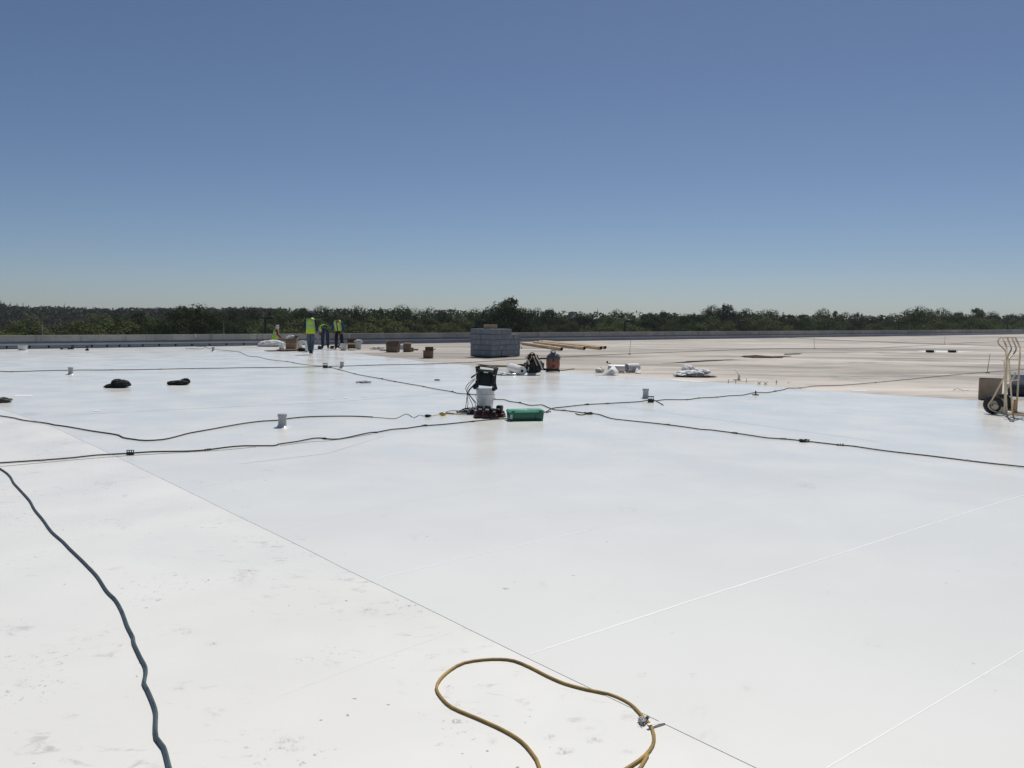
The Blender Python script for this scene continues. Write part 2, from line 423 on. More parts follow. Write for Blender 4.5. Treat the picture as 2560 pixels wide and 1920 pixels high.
#ribbon('seam_edge', [p-Vector((.004, .004, 0)) for p in seam[:11]], .006, -.002, M['grime'], .8)
for px, wd, m in [([(1325, 1635), (1736, 1499), (2083, 1389), (2442, 1273), (2700, 1196)], .010, 'seam'),
                  ([(2066, 1920), (2560, 1626), (2800, 1500)], .005, 'seam'),
                  ([(937, 1447), (1200, 1385), (1470, 1325)], .008, 'seam'),
                  ([(1470, 1325), (2000, 1213), (2560, 1103)], .008, 'seam_faint'),
                  ([(1330, 1130), (1560, 1102), (1760, 1078)], .012, 'seam'),
                  ([(700, 1318), (1000, 1258), (1300, 1205)], .008, 'seam_faint'),
                  ([(520, 1210), (900, 1165), (1330, 1130)], .012, 'seam_faint'),
                  ([(690, 1742), (900, 1662), (1130, 1580)], .004, 'seam_faint')]:
    ribbon('seam_weld', [P(*q) for q in px], wd*1.25, -.0018 if px[0] == (690, 1742) else .0006, M[m], .5)
ribbon('seam_weld', [P(160, 1038), P(850, 1004), P(1160, 979)], .02, .0015, M['seam_grey'], .5)
ribbon('seam_weld', [P(600, 1160), P(700, 1148), P(820, 1134), P(960, 1090)], .008, .0015, M['seam_grey'], .5)
ribbon('seam_weld', [P(1500, 1010), P(1800, 1050), P(2200, 1105)], .010, .0015, M['seam_grey'], .5)
# wet streaks and bright bare stripes on the weathered roof
def patch(name, px, z, m, seed=0, jag=.15):
    pts = [P(*q) for q in px]; c = sum(pts, Vector())/len(pts); q = []
    n = len(pts)
    for i in range(n):
        a, b = pts[i], pts[(i+1) % n]
        for k in range(5):
            p = a.lerp(b, k/5); d = (p-c)
            q.append(p + d*jag*noise.noise(p*.9+Vector((seed, 0, 0))) + d*jag*.6*noise.noise(p*3+Vector((seed, 4, 0))))
    return flat(name, [(p.x, p.y) for p in q], z, m)
patch('damp_stain', [(1850, 890), (1890, 887), (1930, 890), (1975, 889), (1962, 893), (1930, 896), (1880, 895)], -.008, M['stain'], 1, .3)
patch('damp_stain', [(1955, 884), (2003, 883), (2001, 885.5), (1960, 886.5)], -.008, M['wet'], 2, .3)
patch('damp_stain', [(1660, 908), (1720, 902), (1800, 899), (1850, 897), (1800, 901), (1720, 906)], -.008, M['stain'], 3, .5)
patch('damp_stain', [(1175, 908), (1230, 912), (1300, 914), (1330, 913), (1290, 917), (1240, 917)], -.008, M['stain'], 4, .4)
patch('bare_strip', [(2290, 877), (2330, 875.5), (2380, 877.5), (2440, 879), (2390, 881), (2320, 880)], -.008, M['seam'], 5, .1)
patch('bare_strip', [(1662, 947.5), (1700, 949), (1773, 954.5), (1745, 955.5), (1690, 952)], .004, M['seam'], 6, .05)
patch('bare_strip', [(2128, 974.5), (2170, 974.5), (2165, 977), (2130, 976.5)], -.008, M['seam'], 7, .05)

SC = [(1378, 1447, 1862, 1890, .9, 1), (1347, 1402, 1831, 1857, .55, 2), (1434, 1492, 1812, 1829, .5, 3), (1450, 1518, 1836, 1862, .5, 4), (1104, 1142, 1708, 1728, .9, 5), (1126, 1168, 1748, 1768, .7, 6), (1036, 1072, 1778, 1790, .8, 7), (1058, 1106, 1630, 1650, .6, 8),
      (1212, 1254, 1838, 1866, .4, 9), (1530, 1602, 1866, 1886, .35, 10), (1590, 1620, 1676, 1696, .5, 11), (1712, 1748, 1680, 1696, .55, 12), (1850, 1890, 1705, 1730, .4, 13), (672, 768, 1826, 1894, .5, 14), (500, 572, 1760, 1796, .45, 15), (802, 860, 1642, 1674, .55, 16),
      (500, 560, 1598, 1618, .6, 17), (420, 506, 1564, 1590, .5, 18), (570, 655, 1408, 1476, .6, 19), (190, 245, 1588, 1606, .4, 20), (140, 213, 1780, 1800, .35, 21), (8, 50, 1568, 1594, .6, 22), (25, 85, 1690, 1724, .4, 23), (345, 390, 1486, 1508, .35, 24), (255, 290, 1200, 1218, .8, 25),
      (300, 324, 1232, 1245, .8, 26), (225, 262, 1202, 1216, .45, 27), (280, 340, 1300, 1330, .45, 28), (640, 700, 1478, 1500, .3, 29), (880, 960, 1510, 1545, .5, 30), (100, 130, 1123, 1130, .7, 31), (655, 690, 1172, 1180, .5, 32), (590, 640, 1262, 1272, .4, 33), (740, 770, 1342, 1352, .6, 34),
      (1980, 2050, 1205, 1225, .45, 35), (1660, 1700, 1080, 1090, .3, 36), (2020, 2045, 1215, 1222, .7, 37), (40, 110, 1028, 1042, .8, 38), (0, 60, 1046, 1062, .5, 39), (940, 975, 1285, 1296, .35, 40), (1330, 1380, 1450, 1475, .25, 41), (2140, 2220, 1590, 1630, .22, 42), (1710, 1780, 1760, 1800, .25, 43), (430, 470, 1700, 1730, .35, 44), (240, 262, 1330, 1342, .6, 45), (830, 870, 1520, 1534, .6, 46)]
g = NG('scuff'); uvn = g.t.nodes.new('ShaderNodeUVMap'); gr = g.t.nodes.new('ShaderNodeVectorMath'); gr.operation = 'DISTANCE'; gr.inputs[1].default_value = (.5, .5, 0); g.t.links.new(uvn.outputs[0], gr.inputs[0])
fade = g.rng(gr.outputs['Value'], .1, .5, 1, 0)
pat = g.rng(g.noise(26, 8, .75, ((1, 1.5, 1), R(20)), off=4, dist=.5), .47, .60); fine = g.rng(g.noise(90, 3, .6, off=9), .35, .7)
at_ = g.t.nodes.new('ShaderNodeAttribute'); at_.attribute_name = 'amount'
al = g.math('MULTIPLY', g.math('MULTIPLY', g.math('MULTIPLY', pat, fade), fine), at_.outputs['Fac']); g.t.links.new(al, g.b.inputs['Alpha'])
M['scuff'] = g.out(g.mix(g.noise(4, 2), (.13, .125, .12), (.28, .26, .235)), .8)
vs = []; fs = []; am = []
for x0, x1, y0, y1, a_, sd_ in SC:
    zz = .0012
    c = [P(x0, y1, zz), P(x1, y1, zz), P(x1, y0, zz), P(x0, y0, zz)]; b_ = len(vs); vs += c; fs.append((b_, b_+1, b_+2, b_+3)); am.append(a_*.75)
me = bpy.data.meshes.new('scuff_dirt'); me.from_pydata([tuple(v) for v in vs], [], fs); me.materials.append(M['scuff'])
uv = me.uv_layers.new(name='UVMap')
for i in range(len(fs)):
    for k_, q_ in enumerate(((0, 0), (1, 0), (1, 1), (0, 1))): uv.data[i*4+k_].uv = q_
atr = me.attributes.new('amount', 'FLOAT', 'FACE')
for i, a_ in enumerate(am): atr.data[i].value = a_
o = bpy.data.objects.new('scuff_dirt', me); C.objects.link(o); o['kind'] = 'stuff'; o['label'] = 'grey scuff and boot marks on the pale roof membrane'
# parapet wall with its stepped flashing
pw = thing('parapet_wall', par(40, 0), 'long low grey parapet wall with stepped flashing edging the far side of the roof', 'wall')
def course(name, a, b, z0, z1, o0, o1, m, par_=pw):
    mb = MB(); vs = []
    for s in (a, b): vs += [par(s, o0, z0), par(s, o1, z0), par(s, o1, z1), par(s, o0, z1)]
    mb.add(vs, [(0, 1, 2, 3), (7, 6, 5, 4), (0, 4, 5, 1), (1, 5, 6, 2), (2, 6, 7, 3), (3, 7, 4, 0)])
    return mb.build(name, m, par_, smooth=False)
course('wall_core', L0, L1, -.3, .55, 0, .25, M['conc'])
cp = course('coping', L0, L1, .553, .585, -.02, .27, M['conc'])
course('dark_band', L0, L1, .235, .295, -.035, -.003, M['wall_dark'])  # dark-coloured band between the upper wall and the base flashing
course('upper_base_flashing', L0, L1, .13, .232, -.055, -.003, M['flash'])
course('thin_dark_band', L0, L1, .112, .127, -.06, -.003, M['wall_dark'])  # thin dark-coloured band between the two base flashings
course('lower_base_flashing', L0, L1, -.004, .109, -.085, -.003, M['flash_low'])
def s_at(px):   # distance along the parapet seen in column px
    d = ray(px, 850); n = PN; t = (PA).dot(n)/ (Vector((d.x, d.y, 0)).dot(n)); return (Vector((d.x, d.y, 0))*t-PA).dot(PDIR)
for px in (15, 72, 120, 180, 228, 266, 297, 321, 355, 396, 437, 478, 522, 564, 607, 650):
    mb = MB(); p = par(s_at(px), -.10, .085)
    mb.lathe([(.0, -.02), (.04, -.02), (.05, 0), (.03, .02), (0, .022)], seg=12, M=Matrix.Translation(p) @ Matrix.Rotation(R(90), 4, 'X'))
    mb.build('plug', M['black_pl'], pw)
for s in range(-30, 118, 6):   # vertical joints in the core
    mb = MB(); mb.box(par(s, -.001, .42), (.012, .006, .25), rz=math.atan2(PDIR.y, PDIR.x)); mb.build('joint', M['wall_dark'], pw)
for i, (px, h, lab) in enumerate([(108, .62, 'thin pale lightning rod on the parapet, leftmost of all the rods'), (562, .60, 'thin lightning rod on the parapet left of the kneeling worker'),
                   (917, .60, 'thin lightning rod on the parapet above the open cardboard boxes'), (2275, .9, 'thin lightning rod on the far right part of the parapet'), (2517, .9, 'lightning rod on the parapet above the hand truck')]):
    b = par(s_at(px), .1, .585); t = thing('lightning_rod', b, lab, 'lightning rod', 'lightning rods on the parapet')
    mb = MB(); mb.tube([b, b+Vector((0, 0, h))], [.011, .006], 6); mb.build('rod', M['metal'], t)
    mb = MB(); mb.box(b+Vector((0, 0, .0)), (.07, .07, .05)); mb.tube([b+Vector((0, -.11, .02)), b+Vector((0, -.135, -.05)), b+Vector((0, -.14, -.25))], .012, 6); mb.build('clamp', M['metal'], t)
for px, lab in ((489, 'short white strip hanging over the parapet top left of the lightning rod'), (872, 'short white strip hanging over the parapet top beside the workers')):
    mb = MB(); b = par(s_at(px), -.03, .5)
    mb.tube([b+Vector((-.09, .1, .09)), b+Vector((0, -.01, .092)), b+Vector((.02, -.03, .0)), b+Vector((.03, -.03, -.16 if px > 800 else -.03))], .02, 6, flat=.4)
    props(mb.build('sealant_strip', M['white_sheet']), lab, 'strip')

# ------------------------------------------------------------------ cables and hoses on the roof
def cable(name, px, r, m, label, cat='cable', wob=.01, group=None, step=.18, z0=0, bump=.006):
    pts = catmull([P(*q, z=z0) for q in px], step)
    out = []
    for i, p in enumerate(pts):
        k = Vector((noise.noise(p*1.9), noise.noise(p*1.9+Vector((5, 5, 5))), 0))*wob
        out.append(Vector((p.x, p.y, z0+r+.001+bump*max(0, noise.noise(p*1.3+Vector((2, 8, 1)))))) + k)
    mb = MB(); mb.tube(out, r, 8); o = mb.build(name, m, weld=False)
    return props(o, label, cat, group)
C1a = [(-60, 1163), (0, 1159), (108, 1152), (183, 1146), (240, 1139.6), (320, 1135), (380, 1131), (468, 1129.5), (519, 1126), (563, 1120), (611, 1116), (683, 1116), (697, 1112), (742, 1106), (781, 1098), (803, 1097), (820, 1099), (848, 1099), (885, 1091.5), (927, 1083), (944, 1082), (980, 1075), (1016, 1072), (1061, 1065.5), (1100, 1063), (1181, 1055), (1271, 1047), (1330, 1040), (1363, 1031), (1381, 1022), (1404, 1019), (1467, 1012.5), (1521, 1009.5), (1598, 1005), (1616, 1002), (1643, 1002.6), (1661, 1000), (1718, 1000), (1747, 996), (1792, 993.7), (1822, 990.4), (1858, 988.6), (1889, 982), (1914, 982.5), (1938, 979), (1961, 974.4), (1971, 971), (1999, 971), (2037, 966), (2100, 964), (2189, 957), (2271, 949), (2366, 939.6), (2468, 931), (2560, 924), (2700, 913)]
C2a = [(492, 868.5), (510, 866.5), (522, 871), (545, 874.6), (568, 877), (585, 879), (600, 881), (613, 887.5), (624, 891), (646, 893), (666, 898), (697, 902.6), (717, 904), (753, 911), (798, 915.5), (823, 918), (848, 925), (887, 935), (910, 940), (955, 948), (988, 954.7), (1028, 961.5), (1058, 967), (1089, 973.8), (1131, 980), (1145, 984.5), (1190, 988), (1234, 998.7), (1259, 1000), (1276, 1005), (1300, 1008), (1326, 1014.6), (1352, 1013), (1369, 1019), (1388, 1026), (1409, 1027), (1467, 1034), (1497, 1037), (1527, 1047), (1562, 1051.6), (1670, 1063), (1753, 1074.5), (1777, 1076), (1837, 1084), (1920, 1096.4), (1958, 1098.5), (2012, 1104), (2100, 1114), (2135, 1117), (2208, 1128), (2322, 1141), (2417, 1153), (2560, 1170), (2680, 1186)]
C3a = [(-60, 930.5), (0, 929), (30, 930), (126, 927), (170, 926.6), (278, 925.6), (395, 924), (461, 922.5), (560, 921), (697, 919), (778, 918), (806, 917), (859, 916), (915, 914), (952, 913), (1050, 911), (1145, 907.8), (1175, 906.6), (1249, 901.8), (1300, 898.5), (1401, 893.7), (1485, 888.7), (1572, 885), (1640, 882.5), (1760, 878), (1900, 873), (2034, 871.6), (2183, 871), (2243, 867.7), (2361, 861), (2452, 855.8), (2560, 854)]
C7a = [(1940, 843.6), (1960, 844.4), (2121, 852), (2258, 857), (2389, 861.4), (2560, 868)]
C4a = [(-60, 1034), (0, 1041), (38, 1047), (57, 1051.6), (120, 1060), (136, 1063.7), (165, 1067.5), (221, 1077.6), (285, 1087), (300, 1091), (310, 1096), (335, 1100), (364, 1103), (405, 1100.7), (437, 1094), (475, 1084), (522, 1076), (611, 1060), (658, 1054), (696, 1052), (719, 1048), (775, 1043), (876, 1041.6), (932, 1044)]
C4b = [(932, 1044), (949, 1045), (980, 1047.5), (994, 1045.5), (1011, 1037), (1021, 1037), (1034.7, 1045), (1047, 1039), (1060, 1041)]
C5a = [(-60, 1140), (0, 1174), (24, 1192.5), (35, 1210), (50, 1227), (74, 1254), (87, 1277), (110, 1305), (130, 1333), (158, 1357.6), (179, 1380), (215, 1414.6), (244, 1445), (268, 1481.7), (289, 1504), (305, 1532.6), (319, 1569), (333, 1597.7), (334.5, 1612), (350, 1646.5), (363, 1671), (364, 1691), (360, 1711.6), (368, 1728), (384, 1764.5), (390.6, 1789), (390, 1817.4), (392.6, 1850), (411, 1874), (423, 1920), (440, 1990)]
C6a = [(1362, 1990), (1347, 1920), (1334, 1894), (1304, 1859.5), (1260, 1831), (1195, 1801), (1130, 1772.7), (1102, 1746.6), (1091, 1725), (1100, 1703), (1126, 1679), (1160, 1660.7), (1208, 1653), (1251, 1651.6), (1286, 1656), (1325, 1672), (1369, 1694.5), (1412, 1712.8), (1468, 1728), (1521, 1739), (1560, 1755), (1586, 1772.7), (1607, 1796.5), (1625, 1816), (1634.5, 1842), (1631.5, 1868), (1612, 1894), (1577, 1920), (1500, 1965)]
cable('lightning_cable', C1a, .0078, M['cable'], 'long black cable crossing the whole roof and passing behind the green toolbox', 'cable', .006)
cable('lightning_cable', C2a, .0078, M['cable'], 'long black cable running diagonally from behind the workers to the lower right edge', 'cable', .01)
cable('lightning_cable', C3a, .0095, M['cable'], 'dark cable lying straight across the far part of the roof behind the bucket', 'cable', .02)
cable('lightning_cable', C7a, .012, M['cable'], 'thin dark cable on the weathered roof at far right near the parapet', 'cable', .02)
cable('extension_cord', C4a, .0085, M['cable'], 'black extension cord curving round the grey vent pipe on the left', 'cord', .004)
cable('extension_cord', C4b, .0045, M['cable'], 'thin kinked black cord ending in a plug left of the yellow adapter', 'cord', .002)
cable('air_hose', C5a, .0085, M['hose_blue'], 'dark blue grey hose winding down the left foreground', 'hose', .0025, step=.06, z0=-.004, bump=0)
cable('air_hose', C6a, .0068, M['hose_yellow'], 'mustard yellow hose looping in the foreground', 'hose', .001, step=.05, z0=-.004, bump=0)
cable('air_hose', [(1619, 1893), (1606, 1915), (1590, 1938), (1540, 1990)], .0066, M['hose_yellow'], 'short second strand of yellow hose beside the loop at the bottom edge', 'hose', 0, step=.05, z0=-.004, bump=0)
cable('lightning_cable', [(464, 871), (480, 871.8), (497, 873), (506, 871.5), (515, 868)], .008, M['cable'], 'short loose cable end on the roof left of the far white vent pipe', 'cable', .01)
cable('cable_tail', [(1632, 1000), (1641, 1004), (1652, 1010), (1658, 1013.8)], .008, M['cable'], 'short black cable tail pointing right from the square lattice clamp', 'cable', .002)
cable('cable_tail', [(1439, 1035), (1445, 1037.5), (1455, 1038.5), (1466, 1036)], .008, M['cable'], 'short black cable tail at the knotted joint right of the green toolbox', 'cable', .002)
cable('cable_tail', [(1366, 1033), (1370, 1031), (1377, 1030)], .008, M['cable'], 'short black cable tail touching the right end of the green toolbox', 'cable', .002)
cable('chalk_string', [(0, 1167), (200, 1149), (324, 1139.5), (450, 1132), (540, 1127), (640, 1118)], .0022, M['grime'], 'thin taut grey string along the left black cable', 'string', .001)
cable('chalk_string', [(700, 1115), (780, 1105), (812, 1103.5), (870, 1096), (930, 1086)], .0022, M['grime'], 'thin grey string beside the black cable in the middle of the roof', 'string', .001)

# cable clips: a small saddle with a base plate
def make_clip(mname, label, group):
    t = thing('cable_clip', (0, 0, 0), label, 'cable clip', group)
    mb = MB(); mb.box((0, 0, .004), (.11, .045, .008)); mb.build('base_plate', M[mname], t, bevel=.002)
    mb = MB(); mb.tube([(0, -.018, .006), (0, -.014, .02), (0, 0, .026), (0, .014, .02), (0, .018, .006)], .006, 6, flat=1)
    mb.box((.032, 0, .016), (.018, .03, .022)); mb.box((-.032, 0, .014), (.018, .03, .018)); mb.build('saddle', M[mname], t)
    return t
ORD = ['first', 'second', 'third', 'fourth', 'fifth', 'sixth', 'seventh', 'eighth', 'ninth', 'tenth', 'eleventh', 'twelfth', 'thirteenth', 'fourteenth', 'fifteenth', 'sixteenth', 'seventeenth']
def nth(px, tup): return ORD[sorted(tup).index(px)]
protos = {}
def clip(px, py, kind, label, group, path):
    k = kind
    if k not in protos: o = make_clip(kind, label, group); protos[k] = o
    else: o = copy_tree(protos[k])
    o['label'] = label; o['group'] = group
    i = min(range(len(path)-1), key=lambda i: abs((path[i][0]+path[i+1][0])/2-px))
    a, b = P(*path[i]), P(*path[i+1]); d = b-a
    o.location = P(px, py); o.location.z = .001; o.rotation_euler = (0, 0, math.atan2(d.y, d.x) + random.uniform(-.3, .3)); s = random.uniform(.6, .95); o.scale = (s, s, s)
def yon(path, px):
    for i in range(len(path)-1):
        if path[i][0] <= px <= path[i+1][0]:
            t = (px-path[i][0])/max(1e-6, path[i+1][0]-path[i][0]); return path[i][1]+(path[i+1][1]-path[i][1])*t
for px in (108, 697, 2417):
    pth = C1a if px < 1000 else C2a
    clip(px, yon(pth, px), 'clip_grey', {108: 'pale cable clip on the black cable near the left edge', 697: 'pale cable clip on the black cable below the grey vent pipe', 2417: 'pale cable clip on the black cable at lower right'}[px], 'pale cable clips', pth)
CL1 = (519, 811, 938, 1061, 1181, 1467, 1518, 1718, 1747, 1792, 1938, 1999, 2189, 2271)
for px in CL1:
    clip(px, yon(C1a, px), 'clip_black', 'small dark clip on the cable passing the green toolbox, %s from its left end' % nth(px, CL1), 'dark clips along the cable past the toolbox', C1a)
CL2 = (600, 717, 733, 823, 848, 887, 955, 988, 1058, 1131, 1235, 1300, 1409, 1670, 1837, 1958, 2101)
for px in CL2:
    clip(px, yon(C2a, px), 'clip_black', 'small dark clip on the long diagonal cable, %s from its left end' % nth(px, CL2), 'dark clips along the diagonal cable', C2a)
CL3 = (30, 278, 400, 480, 917, 952, 1146, 1175, 1485, 1572, 1880, 2361)
for px in CL3:
    clip(px, yon(C3a, px), 'clip_black', 'small dark clip on the far straight cable, %s from its left end' % nth(px, CL3), 'dark clips along the far cable', C3a)
def lattice(px, py, size, h, label, m='clip_black'):
    b = P(px, py); t = thing('lattice_clamp', b, label, 'clamp')
    mb = MB(); s = size
    for i in range(4):
        x = -s/2 + s*i/3
        mb.box(b+Vector((x, 0, h/2)), (s*.10, s*.16, h))
    for z in (h*.05, h*.5, h*.95): mb.box(b+Vector((0, .001, z)), (s*1.08, s*.12, h*.13))
    mb.build('lattice', M[m], t, smooth=False)
    mb = MB(); mb.box(b+Vector((0, 0, h*.27)), (s*.85, s*.3, h*.42)); mb.build('block', M[m], t, bevel=.003)
lattice(1627, 1006, .105, .12, 'square black lattice clamp standing on the cable beside the right vent pipe')
lattice(326, 1137, .075, .055, 'small black lattice clamp on the cable at left')
lattice(813, 920, .13, .15, 'black block clamp where the far cables cross')
for px, py, lab in ((1470, 1036, 'knotted black cable joint right of the green toolbox'), (2012, 1105, 'knotted black cable joint on the lower right cable'), (823, 919.5, 'black knot of cable just right of the block clamp')):
    mb = MB(); b = P(px, py)
    for k in range(4):
        q = b + Vector((random.uniform(-.03, .03), random.uniform(-.02, .02), .02)); pts = []
        for j in range(9):
            a = j/8*6.3+k; pts.append(q+Vector((math.cos(a)*.045, math.sin(a)*.022, .012*math.sin(a*2+k))))
        mb.tube(pts, .011, 6)
    props(mb.build('cable_joint', M['clip_black']), lab, 'cable joint')
# upright thin rods on the far cables
for px, py0, py1, dx, lab in [(1574, 886, 851, 2, 'thin upright rod on the far cable right of the cardboard tubes'), (2036, 872, 844, -2, 'thin upright rod on the weathered roof, mid right'),
                              (2361, 861, 839.5, 1, 'thin upright rod where two far cables cross at right'), (2468, 932, 884, 4.5, 'tallest looking thin rod just behind the cardboard box by the hand truck'), (1889, 988, 977, 0, 'short dark stub rod on the cable right of the lattice clamp')]:
    b = P(px, py0); k = mpp(b); t = thing('air_terminal', b, lab, 'rod', 'upright rods on the roof cables')
    mb = MB(); mb.tube([b, b+Vector((dx*k, 0, (py0-py1)*k))], [.009, .006] if px != 1889 else .014, 6); mb.build('rod', M['dark_metal'], t)
    mb = MB(); mb.box(b+Vector((0, 0, .01)), (.12, .08, .02)); mb.build('foot', M['clip_black'], t, bevel=.003)
# little anchors at the edge of the new membrane
for i, (px, py, h, kd) in enumerate([(1821, 957, .09, 0), (1839, 958, .10, 0), (1866, 955, .09, 0), (1898, 961, .07, 1), (1914, 962, .07, 1), (1941, 960, .10, 2), (1971, 957, .02, 0)]):
    b = P(px, py); mb = MB()
    if kd == 0: mb.tube([b, b+Vector((.004, 0, h))], .006, 6)
    else:
        c = b+Vector((0, 0, h*.5))
        if kd == 1: mb.tube([c+Vector((-.045, 0, -h*.45)), c+Vector((.045, 0, h*.45))], .006, 6); mb.tube([c+Vector((.04, .01, -h*.45)), c+Vector((-.04, .01, h*.4))], .006, 6)
        else: mb.tube([b, b+Vector((0, 0, h))], .006, 6); mb.tube([c+Vector((-.03, 0, 0)), c+Vector((.03, 0, .003))], .006, 6)
    mb.lathe([(.02, 0), (.02, .006), (0, .007)], b, 8)
    props(mb.build('anchor_pin', M['dark_metal']), ['upright steel anchor pin at the edge of the white membrane', 'crossed steel pins at the edge of the white membrane', 'cross shaped steel pin at the edge of the white membrane'][kd] + ', %s pin from the left' % ORD[i], 'pin', 'steel pins at the membrane edge')
# vent pipes
def make_vent(label, collar=True, h=.19):
    t = thing('vent_pipe', (0, 0, 0), label, 'vent pipe', 'short vent pipes through the membrane')
    mb = MB(); mb.lathe([(.070, .0), (.064, .02), (.058, .05), (.056, h), (.050, h), (.050, h-.06), (0, h-.06)], seg=24); mb.build('pipe', M['pvc'], t)
    mb = MB(); mb.lathe([(.13, .001), (.125, .004), (.085, .008), (.072, .02), (.068, .03), (.060, .031)], seg=24); mb.build('boot', M['new'], t)
    if collar:
        mb = MB(); mb.lathe([(.0585, h-.035), (.070, h-.035), (.066, h-.004), (.0585, h+.004)], seg=8); mb.build('collar', M['pvc'], t, smooth=False)
    return t
v1 = make_vent('tapered grey vent pipe with a collar on the extension cord at left'); v1.location = P(706, 1068)
for px, py, lab, s in [(177, 936.5, 'grey vent pipe on the far cable at left', 1.0), (855, 920, 'grey vent pipe below the standing workers, beside the block clamp', 1.0), (1614, 995.5, 'grey vent pipe beside the square lattice clamp at right', 1.0), (533, 878, 'small pale vent pipe near the parapet, far left of the workers', .95)]:
    c = copy_tree(v1); c.location = P(px, py); c.rotation_euler = (0, 0, random.random()); c.scale = (s, s, s); c['label'] = lab

# ------------------------------------------------------------------ crumpled things
def crumple(mb, c, size, seed=0, amp=.25, freq=2.0, sub=4, rz=0, flatb=.12, peaks=None):
    bm = bmesh.new(); bmesh.ops.create_icosphere(bm, subdivisions=sub, radius=1)
    Mz = Matrix.Rotation(rz, 3, 'Z'); S = Vector((seed*3.1, seed*1.7, seed*.9)); vs = []
    for v in bm.verts:
        p = v.co.copy(); n = p.normalized()
        d = 1 + amp*noise.noise(n*freq+S) + amp*.8*(1-2*abs(noise.noise(n*freq*2.1+S*2))) - amp*.4 + amp*.42*(1-2*abs(noise.noise(n*freq*4.3+S))) + amp*.3*noise.noise(n*freq*10+S)
        q = n*d
        z = q.z*size[2]/2 + size[2]*.42
        if z < size[2]*flatb: z = max(0.001, size[2]*flatb*(.2+.8*noise.noise(n*4+S))) if z < 0 else z
        p = Vector((q.x*size[0]/2, q.y*size[1]/2, max(.0015, z)))
        if peaks:
            for (ax, ay, r, h) in peaks:
                dd = ((p.x-ax)**2+(p.y-ay)**2)/(r*r); p.z += h*math.exp(-dd)*(1 if p.z > size[2]*.2 else 0)
        vs.append(Vector(c) + Mz @ p)
    bm.verts.index_update(); fs = [tuple(v.index for v in f.verts) for f in bm.faces]; bm.free()
    mb.add(vs, fs)
def heap(name, px, py, size, m, label, cat, seed, amp=.3, freq=1.8, rz=0, peaks=None, group=None, angle=32):
    mb = MB(); crumple(mb, P(px, py), size, seed, amp, freq, 4, rz, peaks=peaks)
    return props(mb.build(name, M[m], angle=angle), label, cat, group)
k = mpp(P(290, 968))
def multi_heap(name, parts, m, label, cat, angle=40):
    mb = MB()
    for px, py, dz, size, seed, amp, rz in parts: crumple(mb, P(px, py)+Vector((0, size[1]*.3, dz)), size, seed, amp, 1.8, 4, rz)
    return props(mb.build(name, M[m], angle=angle, weld=False), label, cat)
multi_heap('black_jacket', [(296, 970, 0, (.36, .26, .19), 3, .16, 0), (278, 970, 0, (.26, .24, .10), 4, .2, .2), (268, 970, 0, (.16, .16, .06), 5, .2, 0), (311, 969, .02, (.20, .2, .12), 6, .2, .4), (291, 969, .07, (.22, .2, .12), 9, .2, -.3)], 'black_cloth', 'black crumpled jacket lying on the white roof, left of the two black heaps', 'jacket')
multi_heap('black_jacket', [(445, 963, 0, (.40, .24, .115), 8, .16, 0), (426, 963, 0, (.18, .18, .10), 11, .2, .2), (461, 962, .02, (.20, .18, .13), 12, .2, .5), (466, 962, .07, (.09, .1, .08), 15, .2, -.3)], 'black_cloth', 'flatter black crumpled jacket lying on the white roof, right of the two black heaps', 'jacket')
heap('rag', 3, 1006, (.30, .2, .09), 'grey_cloth', 'grey brown rag at the left edge of the roof', 'rag', 5, .4, 3)
heap('plastic_scrap', 910, 957, (.32, .14, .05), 'clear', 'small shiny clear plastic scrap between the vent pipes and the bucket', 'scrap', 6, .5, 4)
heap('plastic_scrap', 1265, 938, (.45, .25, .06), 'clear', 'shiny clear plastic wrap lying left of the white membrane roll', 'scrap', 16, .6, 4)
heap('leaf_litter', 1093, 951, (.12, .06, .03), 'grey_cloth', 'tiny grey scrap on the membrane left of the bucket', 'scrap', 7, .4, 3)
